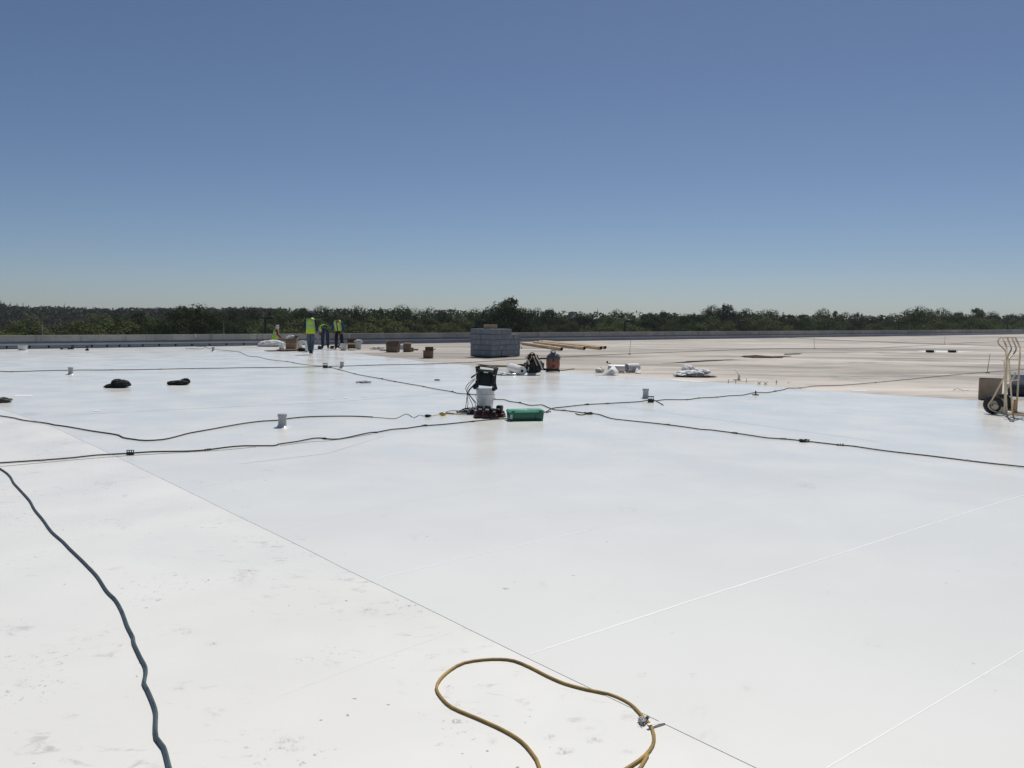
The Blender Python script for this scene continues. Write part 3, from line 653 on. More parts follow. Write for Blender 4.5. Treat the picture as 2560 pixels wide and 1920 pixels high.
# white tarp heap right
multi_heap('white_tarp', [(1728, 941, 0, (.72, .5, .17), 12, .2, 0), (1722, 939, .04, (.36, .4, .28), 17, .15, .2), (1755, 940, .03, (.46, .4, .19), 18, .18, -.2), (1703, 941.5, 0, (.40, .3, .09), 19, .25, .1)], 'white_film', 'white plastic tarp heaped on the weathered roof right of the folded sheets', 'tarp', 30)
heap('black_sheet', 1742, 942, (.95, .35, .05), 'black_cloth', 'black sheet showing under the white tarp heap', 'sheet', 13, .25, 2)
for px, py, s, lab in ((1500, 931, (.24, .2, .15), 'small white wrapped bundle, leftmost of the white sheets on the weathered roof'),):
    heap('white_bundle', px, py, s, 'white_sheet', lab, 'bundle', 14, .25, 1.5)
def roll(name, a, b, r, m, label, cat, hollow=.035, group=None, lift=0, endm='core_in', seg=20):
    a = a+Vector((0, 0, r+lift)); b = b+Vector((0, 0, r+lift)); ax = (b-a).normalized(); t = thing(name, Vector((a.x, a.y, lift)), label, cat, group)
    s = ax.cross(Vector((0, 0, 1))).normalized(); u = s.cross(ax)
    def circ(c, rr): return [c+s*rr*math.cos(2*math.pi*k/seg)+u*rr*math.sin(2*math.pi*k/seg) for k in range(seg)]
    mb = MB(); inn = .15
    rings = [circ(a+ax*inn, hollow), circ(a, hollow), circ(a, r*.985), circ(a+ax*.012, r), circ(b-ax*.012, r), circ(b, r*.985), circ(b, hollow), circ(b-ax*inn, hollow)]
    vs = sum(rings, []); fs = [(i*seg+k2, i*seg+(k2+1) % seg, (i+1)*seg+(k2+1) % seg, (i+1)*seg+k2) for i in range(1, 6) for k2 in range(seg)]
    mb.add(vs, fs); mb.build('tube_wall' if hollow > r*.6 else 'wound_sheet', M[m], t)
    mb = MB(); mb.add(vs, [(i*seg+k2, i*seg+(k2+1) % seg, (i+1)*seg+(k2+1) % seg, (i+1)*seg+k2) for i in (0, 6) for k2 in range(seg)] + [tuple(range(seg)), tuple(7*seg+k2 for k2 in range(seg))])
    mb.build('bore', M[endm], t); return t
roll('membrane_roll', P(1305, 938.5), P(1277, 929), .125, 'white_sheet', 'white roll of roofing membrane lying left of the tool bag', 'roll', .04)
# folded sheets: tents of membrane and two half rolls
def sheet(name, pts, m, label, cat, th=.006, group=None):
    """pts: grid rows of 3D points"""
    nr, nc = len(pts), len(pts[0]); bm = bmesh.new(); g = [[bm.verts.new(p) for p in row] for row in pts]
    for i in range(nr-1):
        for j in range(nc-1): bm.faces.new((g[i][j], g[i][j+1], g[i+1][j+1], g[i+1][j]))
    bmesh.ops.subdivide_edges(bm, edges=bm.edges[:], cuts=2, use_grid_fill=True, smooth=.35)
    for v in bm.verts: v.co += Vector((noise.noise(v.co*5), noise.noise(v.co*5+Vector((3, 3, 3))), noise.noise(v.co*5+Vector((7, 1, 3)))))*.012
    bmesh.ops.solidify(bm, geom=bm.faces[:], thickness=th)
    mb = MB(); bm.verts.index_update(); mb.add([v.co.copy() for v in bm.verts], [tuple(v.index for v in f.verts) for f in bm.faces]); bm.free()
    for v in mb.v: v.z = max(v.z, .001)
    return props(mb.build(name, m, angle=50), label, cat, group)
def up(px, py, z): p = P(px, py); return Vector((p.x, p.y, z))
b0 = P(1530, 937)
sheet('folded_sheet', [[up(1487, 938, .004), up(1520, 935, .02), up(1545, 930, .03)], [up(1505, 938.4, .01), up(1524, 938, .17), up(1533, 934, .24)], [up(1525, 939, .004), up(1532, 939, .16), up(1546, 937.5, .10)], [up(1527, 939.3, .003), up(1540, 939, .05), up(1547, 938, .01)]], M['white_sheet'], 'peaked white membrane sheet folded like a tent on the weathered roof', 'sheet')
roll('folded_roll', P(1520, 931), P(1561, 931.5), .115, 'white_sheet', 'wide white rolled sheet behind the tent shaped sheet', 'roll', .09, endm='white_sheet')
roll('folded_roll', P(1566, 931), P(1594, 930), .13, 'white_film', 'taller white rolled sheet, rightmost behind the tent shaped sheet', 'roll', .10, endm='white_sheet')
sheet('folded_sheet', [[up(1592, 929, .17), up(1596, 930, .10), up(1603, 931, .05)], [up(1590, 932, .12), up(1596, 932, .06), up(1602, 932, .01)], [up(1588, 933, .02), up(1592, 933, .01), up(1598, 933, .003)]], M['white_sheet'], 'white sheet end trailing from the right end of the rolled sheets', 'sheet')
# upright curl of membrane
bb = P(1846, 949); rows = []
for i in range(7):
    t_ = i/6; x = -.10*t_**1.7*1.2 + .035*math.sin(t_*3); z = .26*t_
    rows.append([bb+Vector((x-.035*(1-t_*.6), 0, z)), bb+Vector((x+.0, -.03, z)), bb+Vector((x+.05*(1-t_*.7), .01, z*.96))])
sheet('membrane_curl', rows, M['white_sheet'], 'curled upright strip of white membrane standing among the steel pins', 'strip')
mb = MB(); b = P(1840, 950); mb.box(b+Vector((.03, 0, .005)), (.20, .08, .010)); props(mb.build('dark_strip', M['dark_metal'], bevel=.002), 'flat dark strip under the curled membrane strip', 'strip')
patch('bare_strip', [(1866, 948), (1893, 948), (1893, 949.3), (1866, 949.3)], -.008, M['seam'], 9, .02)
for (x0, x1, y0, y1) in ((30, 82, 988, 992), (233, 250, 1026, 1028.5), (823, 838, 996.5, 998), (859, 872, 994, 996), (900, 920, 991, 992.3), (1386, 1391, 964.5, 966), (1860, 1890, 990.5, 992)):
    patch('gloss_patch', [(x0, y1), (x0+(x1-x0)*.2, y0), (x1, y0), (x1-2, y1)], .004, M['seam'], x0, .03)

# ------------------------------------------------------------------ boxes
def open_box(px, py, w_, d_, h_, label, rz=0, flaps=(1, 1, 1, 1), ang=(60, 40, 60, 70), m='carton', group=None, name='cardboard_box'):
    b = P(px, py); t = thing(name, b, label, 'box', group, 0); th = .006; Mx = Matrix.Translation(b) @ Matrix.Rotation(rz, 4, 'Z') @ Matrix.Translation((0, d_/2, 0))
    mb = MB()
    mb.box((0, 0, th/2+.001), (w_-.002, d_-.002, th), M=Mx)
    mb.box((0, -d_/2+th/2, h_/2), (w_, th, h_), M=Mx); mb.box((0, d_/2-th/2, h_/2), (w_, th, h_), M=Mx)
    mb.box((-w_/2+th/2, 0, h_/2), (th, d_-2*th-.001, h_-.001), M=Mx); mb.box((w_/2-th/2, 0, h_/2), (th, d_-2*th-.001, h_-.001), M=Mx)
    mb.build('carton', M[m], t, smooth=False)
    for i, (on, a) in enumerate(zip(flaps, ang)):
        if not on: continue
        L = (d_ if i % 2 == 0 else w_)*.45; W = (w_ if i % 2 == 0 else d_)
        Mf = Mx @ Matrix.Rotation(i*math.pi/2, 4, 'Z') @ Matrix.Translation((0, -(d_ if i % 2 == 0 else w_)/2, h_)) @ Matrix.Rotation(R(a), 4, 'X')
        mb = MB(); mb.box((0, -L/2, 0), (W*.985, L, th*.7), M=Mf, taper=1)
        mb.build('flap', M['carton_in'] if i in (0, 2) and m == 'carton' else M[m], t, smooth=False)
    return t
def closed_box(c, w_, d_, h_, label, m, rz=0, group=None, name='cardboard_box', tape='tape', bevel=.008):
    """c is the centre of the base"""
    t = thing(name, c, label, 'box', group, rz); mb = MB(); mb.box(Vector(c)+Vector((0, 0, h_/2)), (w_, d_, h_)); mb.build('carton', M[m], t, bevel=bevel, smooth=False)
    mb = MB(); mb.box(Vector(c)+Vector((0, 0, h_+.001)), (w_*.96, .05, .003)); 
    for s in (-1, 1):
        mb.box(Vector(c)+Vector((s*(w_/2+.0015), 0, h_-.045)), (.003, .05, .09))
    mb.build('tape', M[tape], t, smooth=False); return t
open_box(979, 880.3, .50, .45, .25, 'tall open cardboard box with raised flaps, leftmost of the three on the weathered roof', R(-8), ang=(-97, -70, -84, -82))
open_box(1017.5, 879.5, .34, .30, .35, 'plain upright open cardboard box, middle of the three on the weathered roof', R(3), flaps=(0, 0, 1, 0), ang=(0, 0, -20, 0))
open_box(1029, 879, .16, .2, .17, 'low small cardboard box beside the middle open box', R(5), flaps=(0, 1, 0, 0), ang=(0, 15, 0, 0), name='small_box')
open_box(1068.5, 895, .33, .33, .27, 'cardboard box with splayed flaps, rightmost of the three on the weathered roof', R(-6), flaps=(1, 1, 1, 1), ang=(-10, -38, -80, 5))
heap('white_rag', 944, 873, (.62, .3, .12), 'white_film', 'white crumpled plastic lying left of the tall open box', 'rag', 22, .4, 2)
heap('white_rag', 962, 876.5, (.45, .3, .09), 'white_film', 'low white crumpled plastic in front of the tall open box', 'rag', 23, .4, 2.5)
heap('white_rag', 1002, 873, (.5, .3, .22), 'white_film', 'white crumpled plastic between two open boxes', 'rag', 24, .4, 2)
mb = MB(); q = P(1038, 875); mb.box(q+Vector((0, 0, .03)), (.30, .4, .05)); props(mb.build('cardboard_flat', M['carton'], bevel=.004), 'flat cardboard piece right of the middle open box', 'cardboard')
# stack of wrapped cartons
sc0 = P(1228, 894); th = R(40); Bv = Vector((math.sin(th), math.cos(th), 0)); Av = Vector((-math.cos(th), math.sin(th), 0)); A_, B_ = 1.14, 1.80; LH = .212
rzb = math.atan2(Av.y, Av.x)
NAMES = ['bottom', 'second', 'third', 'fourth', 'top']
pallet = thing('pallet', sc0 + Av*A_/2 + Bv*B_/2, 'low dark pallet under the stack of grey wrapped cartons', 'pallet', None, rzb)
for k_ in range(3):
    mb = MB(); mb.box(pallet.location+Vector((0, (k_-1)*.8*1.0, .02)), (A_*.98, .10, .03)); mb.build('runner', M['dark_metal'], pallet, smooth=False)
mb = MB(); mb.box(pallet.location+Vector((0, 0, .045)), (A_*.99, B_*.99, .018)); mb.build('deck', M['wrap'], pallet, smooth=False)
stk_label = {0: 'grey carton in the %s layer of the pallet stack, left face', 1: 'grey carton in the %s layer of the pallet stack, right face', 2: 'grey carton at the near corner of the %s layer of the pallet stack', 3: 'grey carton behind in the %s layer of the pallet stack'}
POS = ['', ', nearest', ', next to nearest', ', far end']
for L in range(5):
    nb = [3, 4, 3, 4, 3][L]; bl = B_/nb
    for ia in range(2):
        for ib in range(nb):
            if L == 4 and ib >= 2: continue
            if L < 3 and ia == 1 and ib >= 1: continue
            j1, j2 = random.uniform(-.02, .02), random.uniform(-.008, .008)
            c = sc0 + Av*(A_*(ia+.5)/2+j1) + Bv*(bl*(ib+.5)+j2 + (.03 if L == 4 else 0)) + Vector((0, 0, .056+L*LH))
            kd = 2 if ia == 0 and ib == 0 else (1 if ia == 0 else (0 if ib == 0 else 3))
            t = thing('wrapped_carton', c, stk_label[kd] % NAMES[L] + (POS[ib] if kd in (1, 3) else ''), 'carton', 'wrapped cartons stacked on the pallet', rzb + random.uniform(-.035, .035))
            w1, d1 = A_/2-.004, bl-.004
            mb = MB(); mb.box(c+Vector((0, 0, LH/2-.001)), (w1, d1, LH-.004)); mb.build('carton', M['wrap'], t, bevel=.012, smooth=False)
            mb = MB()
            yo = random.choice((-.16, -.05, .10, .17))
            mb.box(c+Vector((yo, 0, LH-.0005)), (.045, d1*.9, .003))
            for sg in (-1, 1):
                if random.random() < .6: mb.box(c+Vector((yo, sg*(d1/2+.002), LH*.5)), (.045, .003, random.uniform(.10, .15)))
                if random.random() < .6: mb.box(c+Vector((sg*(w1/2+.002), yo*.8, LH*random.uniform(.4, .6))), (.003, .045, random.uniform(.10, .15)))
            mb.build('tape', M['tape'], t, smooth=False)
topz = .056+5*LH
cc = PP(1226, 826, (sc0.x, sc0.y, topz), (0, 0, 1)); cc = sc0+Av*.42+Bv*.42; cc.z = topz+.006
closed_box(cc, .50, .36, .16, 'single brown cardboard box lying on top of the grey carton stack', 'carton_lt', rz=R(8), tape='tape')
# cardboard tubes
for i, (a, b, lab) in enumerate([((1404, 876.5), (1304, 861), 'long cardboard tube, leftmost of the four on the weathered roof'), ((1461, 874.5), (1336, 859.5), 'long cardboard tube, second from the left of the four'), ((1502, 874), (1349, 857.5), 'long cardboard tube, third from the left of the four'), ((1513, 872.5), (1359, 856.8), 'long cardboard tube, rightmost of the four on the weathered roof')]):
    roll('cardboard_tube', P(*a), P(*b), .082, 'core', lab, 'tube', .07, 'cardboard tubes lying side by side')

# ------------------------------------------------------------------ centre: bucket, radio, chargers, toolbox
def bucket(px, py, label, r=.15, h=.36, m='white_pl', handle=True, lid=False, group=None, fill=None, name='bucket'):
    b = P(px, py) if not isinstance(px, Vector) else px; t = thing(name, b, label, 'bucket', group)
    mb = MB(); mb.lathe([(0, 0), (r*.86, 0), (r*.87, .006), (r*.965, h*.78), (r*1.04, h*.785), (r*1.04, h*.80), (r*.97, h*.805), (r*.98, h*.87), (r*1.03, h*.875), (r*1.03, h*.89), (r*.99, h*.895), (r, h), (r*.93, h), (r*.84, .02), (0, .02)], b, 28); mb.build('pail', M[m], t)
    if handle:
        mb = MB(); pts = []
        for i in range(15):
            a = math.pi*i/14; pts.append(b+Vector((-math.cos(a)*r*1.06, -math.sin(a)*r*.55-.02, h*.80-math.sin(a)*h*.55)))
        mb.tube(pts, .004, 6); mb.build('handle', M['metal'], t)
    if lid:
        mb = MB(); mb.lathe([(0, h+.006), (r*.9, h+.006), (r*.93, h+.016), (r*1.04, h+.016), (r*1.06, h-.02), (r*1.0, h-.02)], b, 28); mb.build('lid', M[m], t)
    return t
bp0 = P(1212, 1031) + Vector((0, .15, 0))
t = bucket(bp0, None, 'white plastic bucket standing under the black jobsite radio', .152, .37, lid=True)
mb = MB(); mb.box(bp0+Vector((.10, -.098, .19)), (.07, .003, .13), rz=R(45)); mb.build('sticker', M['label'], t)
# jobsite radio with roll cage
rb = bp0+Vector((0, 0, .387)); rt = thing('jobsite_radio', rb, 'black jobsite radio in a roll cage sitting on the white bucket', 'radio')
T = Matrix.Translation(rb) @ Matrix.Rotation(R(-6), 4, 'Z') @ Matrix.Rotation(R(4.5), 4, 'Y') @ Matrix.Translation((.0, 0, .01))
mb = MB(); mb.box((0, 0, .165), (.25, .20, .25), M=T, taper=.93); mb.build('body', M['slate_pl'], rt, bevel=.022)
mb = MB(); mb.box((0, -.105, .16), (.17, .012, .16), M=T); mb.box((0, -.107, .275), (.20, .016, .035), M=T); mb.box((0, -.112, .12), (.10, .006, .012), M=T); mb.build('front_panel', M['panel'], rt, bevel=.004)
mb = MB(); mb.box((.005, -.122, .277), (.075, .014, .022), M=T); mb.build('latch', M['label'], rt, bevel=.004)
for sx in (-1, 1):
    for sy in (-1, 1):
        mb = MB(); x, y = sx*.152, sy*.115
        mb.tube([(x*1.05, y*1.05, -.005), (x*1.0, y, .04), (x*.92, y*.95, .10), (x*.92, y*.95, .24), (x*1.0, y, .31), (x*1.04, y, .345)], [.030, .026, .019, .019, .024, .020], 8, M=T)
        mb.ball((x*1.06, y*1.06, .0), (.033, .033, .028), M=T); mb.ball((x*1.04, y*1.02, .34), (.026, .026, .024), M=T)
        mb.box((x*.85, y*.93, .10), (.06, .05, .03), M=T); mb.box((x*.85, y*.93, .255), (.07, .05, .035), M=T)
        mb.build('cage_post', M['black_pl'], rt)
mb = MB(); mb.tube([(-.155, -.115, .345), (-.10, -.12, .372), (.10, -.12, .366), (.158, -.115, .345)], .012, 8, M=T); mb.tube([(-.155, .115, .345), (-.10, .12, .372), (.10, .12, .366), (.158, .115, .345)], .012, 8, M=T)
mb.tube([(-.13, -.12, .31), (.13, -.12, .31)], .013, 8, M=T); mb.tube([(-.158, -.115, .345), (-.158, .115, .345)], .012, 8, M=T); mb.tube([(.158, -.115, .345), (.158, .115, .345)], .012, 8, M=T); mb.build('carry_bar', M['black_pl'], rt)
for sx, z in ((-1, .26), (-1, .14), (1, .24), (1, .045)):
    mb = MB(); mb.box((sx*.146, -.142, z), (.026, .008, .014), M=T); mb.build('cage_screw', M['label'], rt)
# cords hanging from the radio and the pile of cords
pile = P(1158, 1034)
mb = MB(); top = rb+Vector((-.17, -.06, .19))
for k_ in range(5):
    a = top+Vector((random.uniform(-.01, .02), random.uniform(-.02, .02), random.uniform(-.14, .02))); e = pile+Vector((random.uniform(-.02, .22), random.uniform(-.05, .08), .01))
    m1 = a.lerp(e, .35)+Vector((-.05-.02*k_, 0, .03)); m2 = a.lerp(e, .75)+Vector((-.02+.02*k_, -.02, 0)); mb.tube(catmull([a, m1, m2, e], .05), .0055, 6)
for k_ in range(13):
    c = pile+Vector((random.uniform(-.06, .24), random.uniform(-.10, .12), 0)); rr = random.uniform(.06, .16); a0 = random.random()*6; pts = []
    tilt = random.uniform(0, .7) if k_ > 6 else .1
    for j in range(16):
        a = a0+j/15*random.uniform(4.5, 4.6); pts.append(c+Vector((math.cos(a)*rr*1.2, math.sin(a)*rr*.8, .008+abs(math.sin(a))*rr*tilt+.004*k_*.6)))
    mb.tube(catmull(pts, .03), .0052, 6)
mb.tube(catmull([pile+Vector((-.15, -.03, .008)), pile+Vector((-.28, -.10, .02)), pile+Vector((-.20, -.13, .01)), pile+Vector((.05, -.09, .008)), pile+Vector((.25, -.12, .008))], .04), .007, 6)
props(mb.build('cord_tangle', M['black_pl'], weld=False), 'tangle of thin black charger cords hanging from the radio onto the roof', 'cords')
mb = MB(); q = top+Vector((-.035, -.02, .02)); mb.tube([q+Vector((-.03, 0, -.025)), q, q+Vector((.05, 0, .035))], [.013, .015, .010], 8); props(mb.build('plug', M['red_pl']), 'red plug sticking out of the left side of the radio', 'plug')
# chargers
def make_charger(label):
    t = thing('battery_charger', (0, 0, 0), label, 'charger', 'red battery chargers at the foot of the bucket')
    mb = MB(); mb.box((0, 0, .035), (.17, .13, .07), taper=1.08); mb.box((0, .02, .085), (.13, .09, .04), taper=1.15); mb.build('body', M['red_pl'], t, bevel=.012)
    mb = MB(); mb.box((0, 0, .006), (.19, .15, .012)); mb.build('base', M['black_pl'], t, bevel=.004)
    mb = MB(); mb.box((0, -.0, .140), (.10, .11, .09), taper=.9); mb.box((0, 0, .19), (.085, .095, .016)); mb.build('battery', M['black_pl'], t, bevel=.01)
    mb = MB(); mb.box((0, -.05, .145), (.05, .006, .03)); mb.build('sticker', M['label'], t); return t
ch = make_charger('red and black battery charger, leftmost at the foot of the bucket'); ch.location = P(1199, 1044); ch.rotation_euler = (0, 0, R(12))
for px, py, a, s, lab, bat in [(1219, 1045, -5, 1.0, 'red and black battery charger in front of the middle of the bucket', 1), (1233, 1046, 25, .8, 'small low battery charger between the middle and right chargers', 1), (1249, 1042.5, -18, .95, 'red battery charger with a pale topped battery, rightmost at the bucket', 1)]:
    c = copy_tree(ch); c.location = P(px, py); c.rotation_euler = (0, 0, R(a)); c.scale = (s, s, s); c['label'] = lab
    if px == 1249:
        for o_ in c.children:
            if o_.name.startswith('battery'):
                o_.data = o_.data.copy(); mb = MB(); mb.box(c.location + Vector((0, 0, .187)), (.078, .088, .006)); mb.build('battery_cap', M['label'], c)
# yellow gfci adapter, plug
yp = P(1107, 1039); t = thing('inline_adapter', yp, 'yellow oval inline power adapter left of the cord tangle', 'adapter')
mb = MB(); mb.ball(yp+Vector((0, 0, .03)), (.062, .04, .028)); mb.build('housing', M['yellow_pl'], t)
mb = MB(); mb.ball(yp+Vector((0, -.012, .05)), (.025, .015, .012)); mb.build('button', M['label'], t)
cable('adapter_cord', [(1078, 1041), (1088, 1039), (1098, 1037)], .005, M['yellow_pl'], 'short yellow cord between the black plug and the yellow adapter', 'cord', .001, z0=.004)
cable('adapter_cord', [(1116, 1035), (1130, 1035.5), (1150, 1036)], .007, M['yellow_pl'], 'yellow cord from the adapter into the cord tangle', 'cord', .001, z0=.004)
cable('adapter_cord', [(1112, 1033), (1120, 1029), (1134, 1027), (1150, 1028.5), (1160, 1032)], .0048, M['cable'], 'thin black cord arching over behind the yellow adapter', 'cord', .001, z0=.004)
pp_ = P(1070, 1043); mb = MB(); mb.tube([pp_+Vector((-.055, 0, .02)), pp_+Vector((-.03, 0, .022)), pp_+Vector((.02, .005, .024)), pp_+Vector((.055, .01, .022))], [.010, .024, .022, .009], 10); props(mb.build('cord_plug', M['black_pl'], weld=False), 'black cord plug lying left of the yellow adapter', 'plug')
# green toolbox
gA, gB = P(1274, 1053), P(1360, 1051.5); gx = (gB-gA); gw = gx.length; gx.normalize(); gy = Vector((-gx.y, gx.x, 0)); gd = .25; gh = .160
GC = (gA+gB)/2+gy*gd/2; GM = Matrix.Translation(GC) @ Matrix.Rotation(math.atan2(gx.y, gx.x), 4, 'Z')
t = thing('toolbox', GC, 'long green plastic toolbox lying on the roof right of the bucket', 'toolbox')
mb = MB(); mb.box((0, 0, gh*.42), (gw, gd, gh*.84), M=GM, taper=.955, ty=.93)
for x in (gw*.27,): mb.box((x, -gd/2*1.0, gh*.40), (.012, .010, gh*.72), M=GM)
mb.build('case', M['green_pl'], t, bevel=.010)
mb = MB(); mb.box((0, 0, gh*.88), (gw*1.03, gd*1.05, .022), M=GM); mb.box((0, 0, gh*.97), (gw*.97, gd*.92, .024), M=GM, taper=1.03); mb.box((gw*.26, .0, gh*1.06), (gw*.36, gd*.5, .012), M=GM); mb.box((-gw*.20, 0, gh*1.05), (gw*.38, gd*.42, .008), M=GM); l_ = mb.build('lid', M['green_lid_glare'], t, bevel=.006)
for x in (-gw*.40, gw*.40):
    mb = MB(); mb.box((x, -gd/2-.012, gh*.83), (.045, .014, .05), M=GM); mb.build('latch', M['green_pl'], t, bevel=.004)
mb = MB(); mb.box((-gw*.45, -gd/2*1.01, gh*.42), (.035, .006, .07), M=GM); mb.build('sticker', M['label'], t, smooth=False)

# ------------------------------------------------------------------ shop vac and tool bucket
vb = P(1383, 930)+Vector((0, .2, 0)); t = thing('shop_vacuum', vb, 'orange and grey canister vacuum on the roof edge right of the tool bag', 'vacuum'); 
mb = MB(); mb.lathe([(.165, .07), (.19, .09), (.205, .20), (.20, .33), (.185, .385), (.18, .39)], vb, 24); mb.build('tank', M['orange_pl'], t)
mb = MB(); mb.lathe([(.196, .37), (.20, .385), (.195, .42), (.175, .47), (.12, .525), (.085, .54), (.08, .575), (.05, .59), (0, .592)], vb, 24); mb.box(vb+Vector((0, -.06, .55)), (.12, .1, .05)); mb.build('motor_head', M['grey_pl'], t)
mb = MB(); mb.tube([vb+Vector((-.07, 0, .575)), vb+Vector((-.05, 0, .62)), vb+Vector((.05, 0, .62)), vb+Vector((.07, 0, .575))], .013, 8); mb.build('carry_handle', M['grey_pl'], t)
mb = MB(); mb.tube(catmull([vb+Vector((.13, -.08, .52)), vb+Vector((.19, -.06, .48)), vb+Vector((.205, -.06, .40)), vb+Vector((.19, -.08, .36))], .04), .012, 6); mb.build('latch_bail', M['metal'], t)
mb = MB(); mb.box(vb+Vector((0, 0, .05)), (.40, .38, .06)); mb.build('dolly', M['black_pl'], t, bevel=.02)
for sx in (-1, 1):
    for sy in (-1, 1):
        mb = MB(); c = vb+Vector((sx*.175, sy*.16, .04)); mb.tube([c+Vector((-.02, 0, 0)), c+Vector((.02, 0, 0))], .04, 12); mb.build('caster', M['rubber'], t)
mb = MB(); mb.box(vb+Vector((0, -.198, .34)), (.055, .02, .10)); mb.box(vb+Vector((0, -.203, .17)), (.09, .008, .08)); mb.build('clasp', M['dark_metal'], t, bevel=.005)
mb = MB(); mb.tube(catmull([vb+Vector((-.18, -.02, .38)), vb+Vector((-.30, -.03, .39)), vb+Vector((-.42, 0, .36)), vb+Vector((-.46, .05, .25))], .05), .024, 8); mb.tube(catmull([vb+Vector((-.15, -.15, .07)), vb+Vector((-.34, -.16, .08)), vb+Vector((-.48, -.1, .10))], .05), .03, 8); mb.build('hose', M['rubber'], t)
tb = P(1330, 938)+Vector((0, .14, 0)); bucket(tb, None, 'white bucket covered by a dark tool bag, right of the membrane roll', .15, .34)
mb = MB(); crumple(mb, tb+Vector((.02, -.08, .06)), (.40, .30, .40), 31, .3, 1.9, 4)
props(mb.build('tool_bag', M['black_cloth'], angle=30), 'dark tool bag draped over the front of the white bucket', 'bag')
bt = thing('tool_belt', tb+Vector((0, 0, .37)), 'bundle of brown straps and pouches piled on the tool bucket', 'tool belt')
mb = MB(); crumple(mb, tb+Vector((.01, 0, .34)), (.30, .24, .24), 35, .35, 2.3, 4); mb.build('pouch', M['maroon'], bt, angle=30)
for k_, (mm, x0, x1) in enumerate((('white_cloth', -.12, -.07), ('white_cloth', .10, .18), ('carton', -.02, -.13), ('carton_lt', .04, .09))):
    mb = MB(); mb.tube(catmull([tb+Vector((x0, -.12, .58-k_*.02)), tb+Vector((x0*1.3, -.19, .47)), tb+Vector((x1*1.2, -.22, .34)), tb+Vector((x1*1.6, -.20, .12+k_*.04))], .04), .018, 6, flat=.35); mb.build('strap', M[mm], bt)
mb = MB(); mb.tube(catmull([tb+Vector((-.10, 0, .50)), tb+Vector((-.07, -.03, .58)), tb+Vector((0, -.04, .62)), tb+Vector((.07, -.02, .58)), tb+Vector((.10, 0, .52))], .03), .012, 6); mb.build('handle', M['black_pl'], bt)
cb = P(1350, 930)+Vector((0, 0, .0)); mb = MB()
for k_ in range(3): mb.ring(cb+Vector((.0, .02+k_*.035, .19+.012*k_)), (.35, 1, .25), .105-.01*k_, .022, 24, 8)
crumple(mb, cb+Vector((0, .05, .04)), (.22, .12, .30), 44, .2, 2)
props(mb.build('hose_coil', mat('brown_coil', (.07, .052, .038), .7, nscale=20), weld=False), 'brown coil of hose leaning between the tool bag and the orange vacuum', 'coil')
cable('vacuum_cord', [(1345, 924), (1358, 926), (1372, 927), (1408, 927), (1425, 924), (1436, 923)], .012, M['cable'], 'black cord lying behind and beside the orange vacuum', 'cord', .01, z0=-.012)
cable('dark_strap', [(1290, 917), (1298, 914.5), (1310, 915), (1318, 918)], .03, M['stain'], 'dark strap on the weathered roof behind the membrane roll', 'strap', .01, z0=-.012)
b = P(1518, 909); mb = MB(); mb.ball(b+Vector((0, 0, .05)), (.03, .03, .05)); mb.box(b+Vector((.08, 0, .01)), (.09, .05, .02)); props(mb.build('black_fitting', M['black_pl']), 'tiny black fitting on the weathered roof above the folded sheets', 'fitting')
b = P(1304, 871.5); mb = MB(); mb.ball(b+Vector((0, 0, .03)), (.03, .03, .04)); mb.tube([b, b+Vector((-.03, 0, .11))], .008, 6); props(mb.build('black_fitting', M['black_pl']), 'tiny black fitting under the left end of the cardboard tubes', 'fitting')
# drains at far right
for px, lab, m2 in ((2328.5, 'low roof drain dome, left of the two on the white strip', 'stain'), (2384, 'blacker roof drain dome, right of the two on the white strip', 'black_pl')):
    b = P(px, 881); t = thing('roof_drain', b, lab, 'drain', 'roof drains')
    k = mpp(b); mb = MB(); mb.box(b+Vector((0, .15, .055)), (15*k, .3, .11), taper=1.0); mb.lathe([(.2, 0), (.22, .01), (.0, .012)], b+Vector((0, .15, 0)), 16)
    mb.build('dome', M[m2], t, bevel=.03)
    mb = MB()
    for q_ in range(7): mb.box(b+Vector((-.19+q_*.063, -.004, .055)), (.012, .01, .09))
    mb.build('grate', M['clip_black'], t, smooth=False)

# ------------------------------------------------------------------ items round the workers
def at_m(px, py, dx=0, dy=0, dz=0): return P(px, py)+Vector((dx, dy, dz))
heap('white_roll_bag', 681, 866.5, (1.26, .5, .34), 'white_film', 'long white wrapped bundle lying in front of the kneeling worker', 'bundle', 41, .16, 1.2)
heap('white_rag', 653, 866, (.35, .3, .12), 'white_film', 'white film end at the left tip of the long white bundle', 'rag', 42, .4, 2)
heap('white_rag', 704, 873, (.22, .2, .28), 'white_film', 'small upright white rag left of the tall cardboard box', 'rag', 43, .4, 2)
open_box(727, 872.5, .48, .40, .29, 'upright cardboard box with clear plastic spilling from its top, beside the walking worker', R(3), ang=(-94, -80, -80, -85))
q = P(727, 870); mb = MB(); crumple(mb, q+Vector((-.03, .12, .36)), (.34, .28, .26), 45, .4, 2.2, 4); props(mb.build('clear_bag', M['clear'], angle=25), 'clear plastic bag bulging out of the upright cardboard box', 'bag')
open_box(737, 870.5, .20, .2, .50, 'narrow dark cardboard box standing behind the upright box', R(0), flaps=(0, 0, 1, 0), ang=(0, 0, -70, 0), name='narrow_box')
mb = MB(); a, b = P(662, 879), P(745, 877); d = b-a
mb.box((a+b)/2+Vector((0, .25, .03)), (d.length, .45, .02), rz=math.atan2(d.y, d.x)); mb.box((a+b)/2+Vector((.25, .2, .06)), (d.length*.6, .4, .03), rz=math.atan2(d.y, d.x)+.06); props(mb.build('brown_board', M['board'], bevel=.004), 'flat brown boards lying in front of the upright cardboard box', 'board')
mb = MB(); q = P(755, 877)
for k_ in range(5): mb.ring(q+Vector((.0, .2+k_*.05, .20)), (.25, 1, .35), .24-.02*k_, .04, 26, 8)
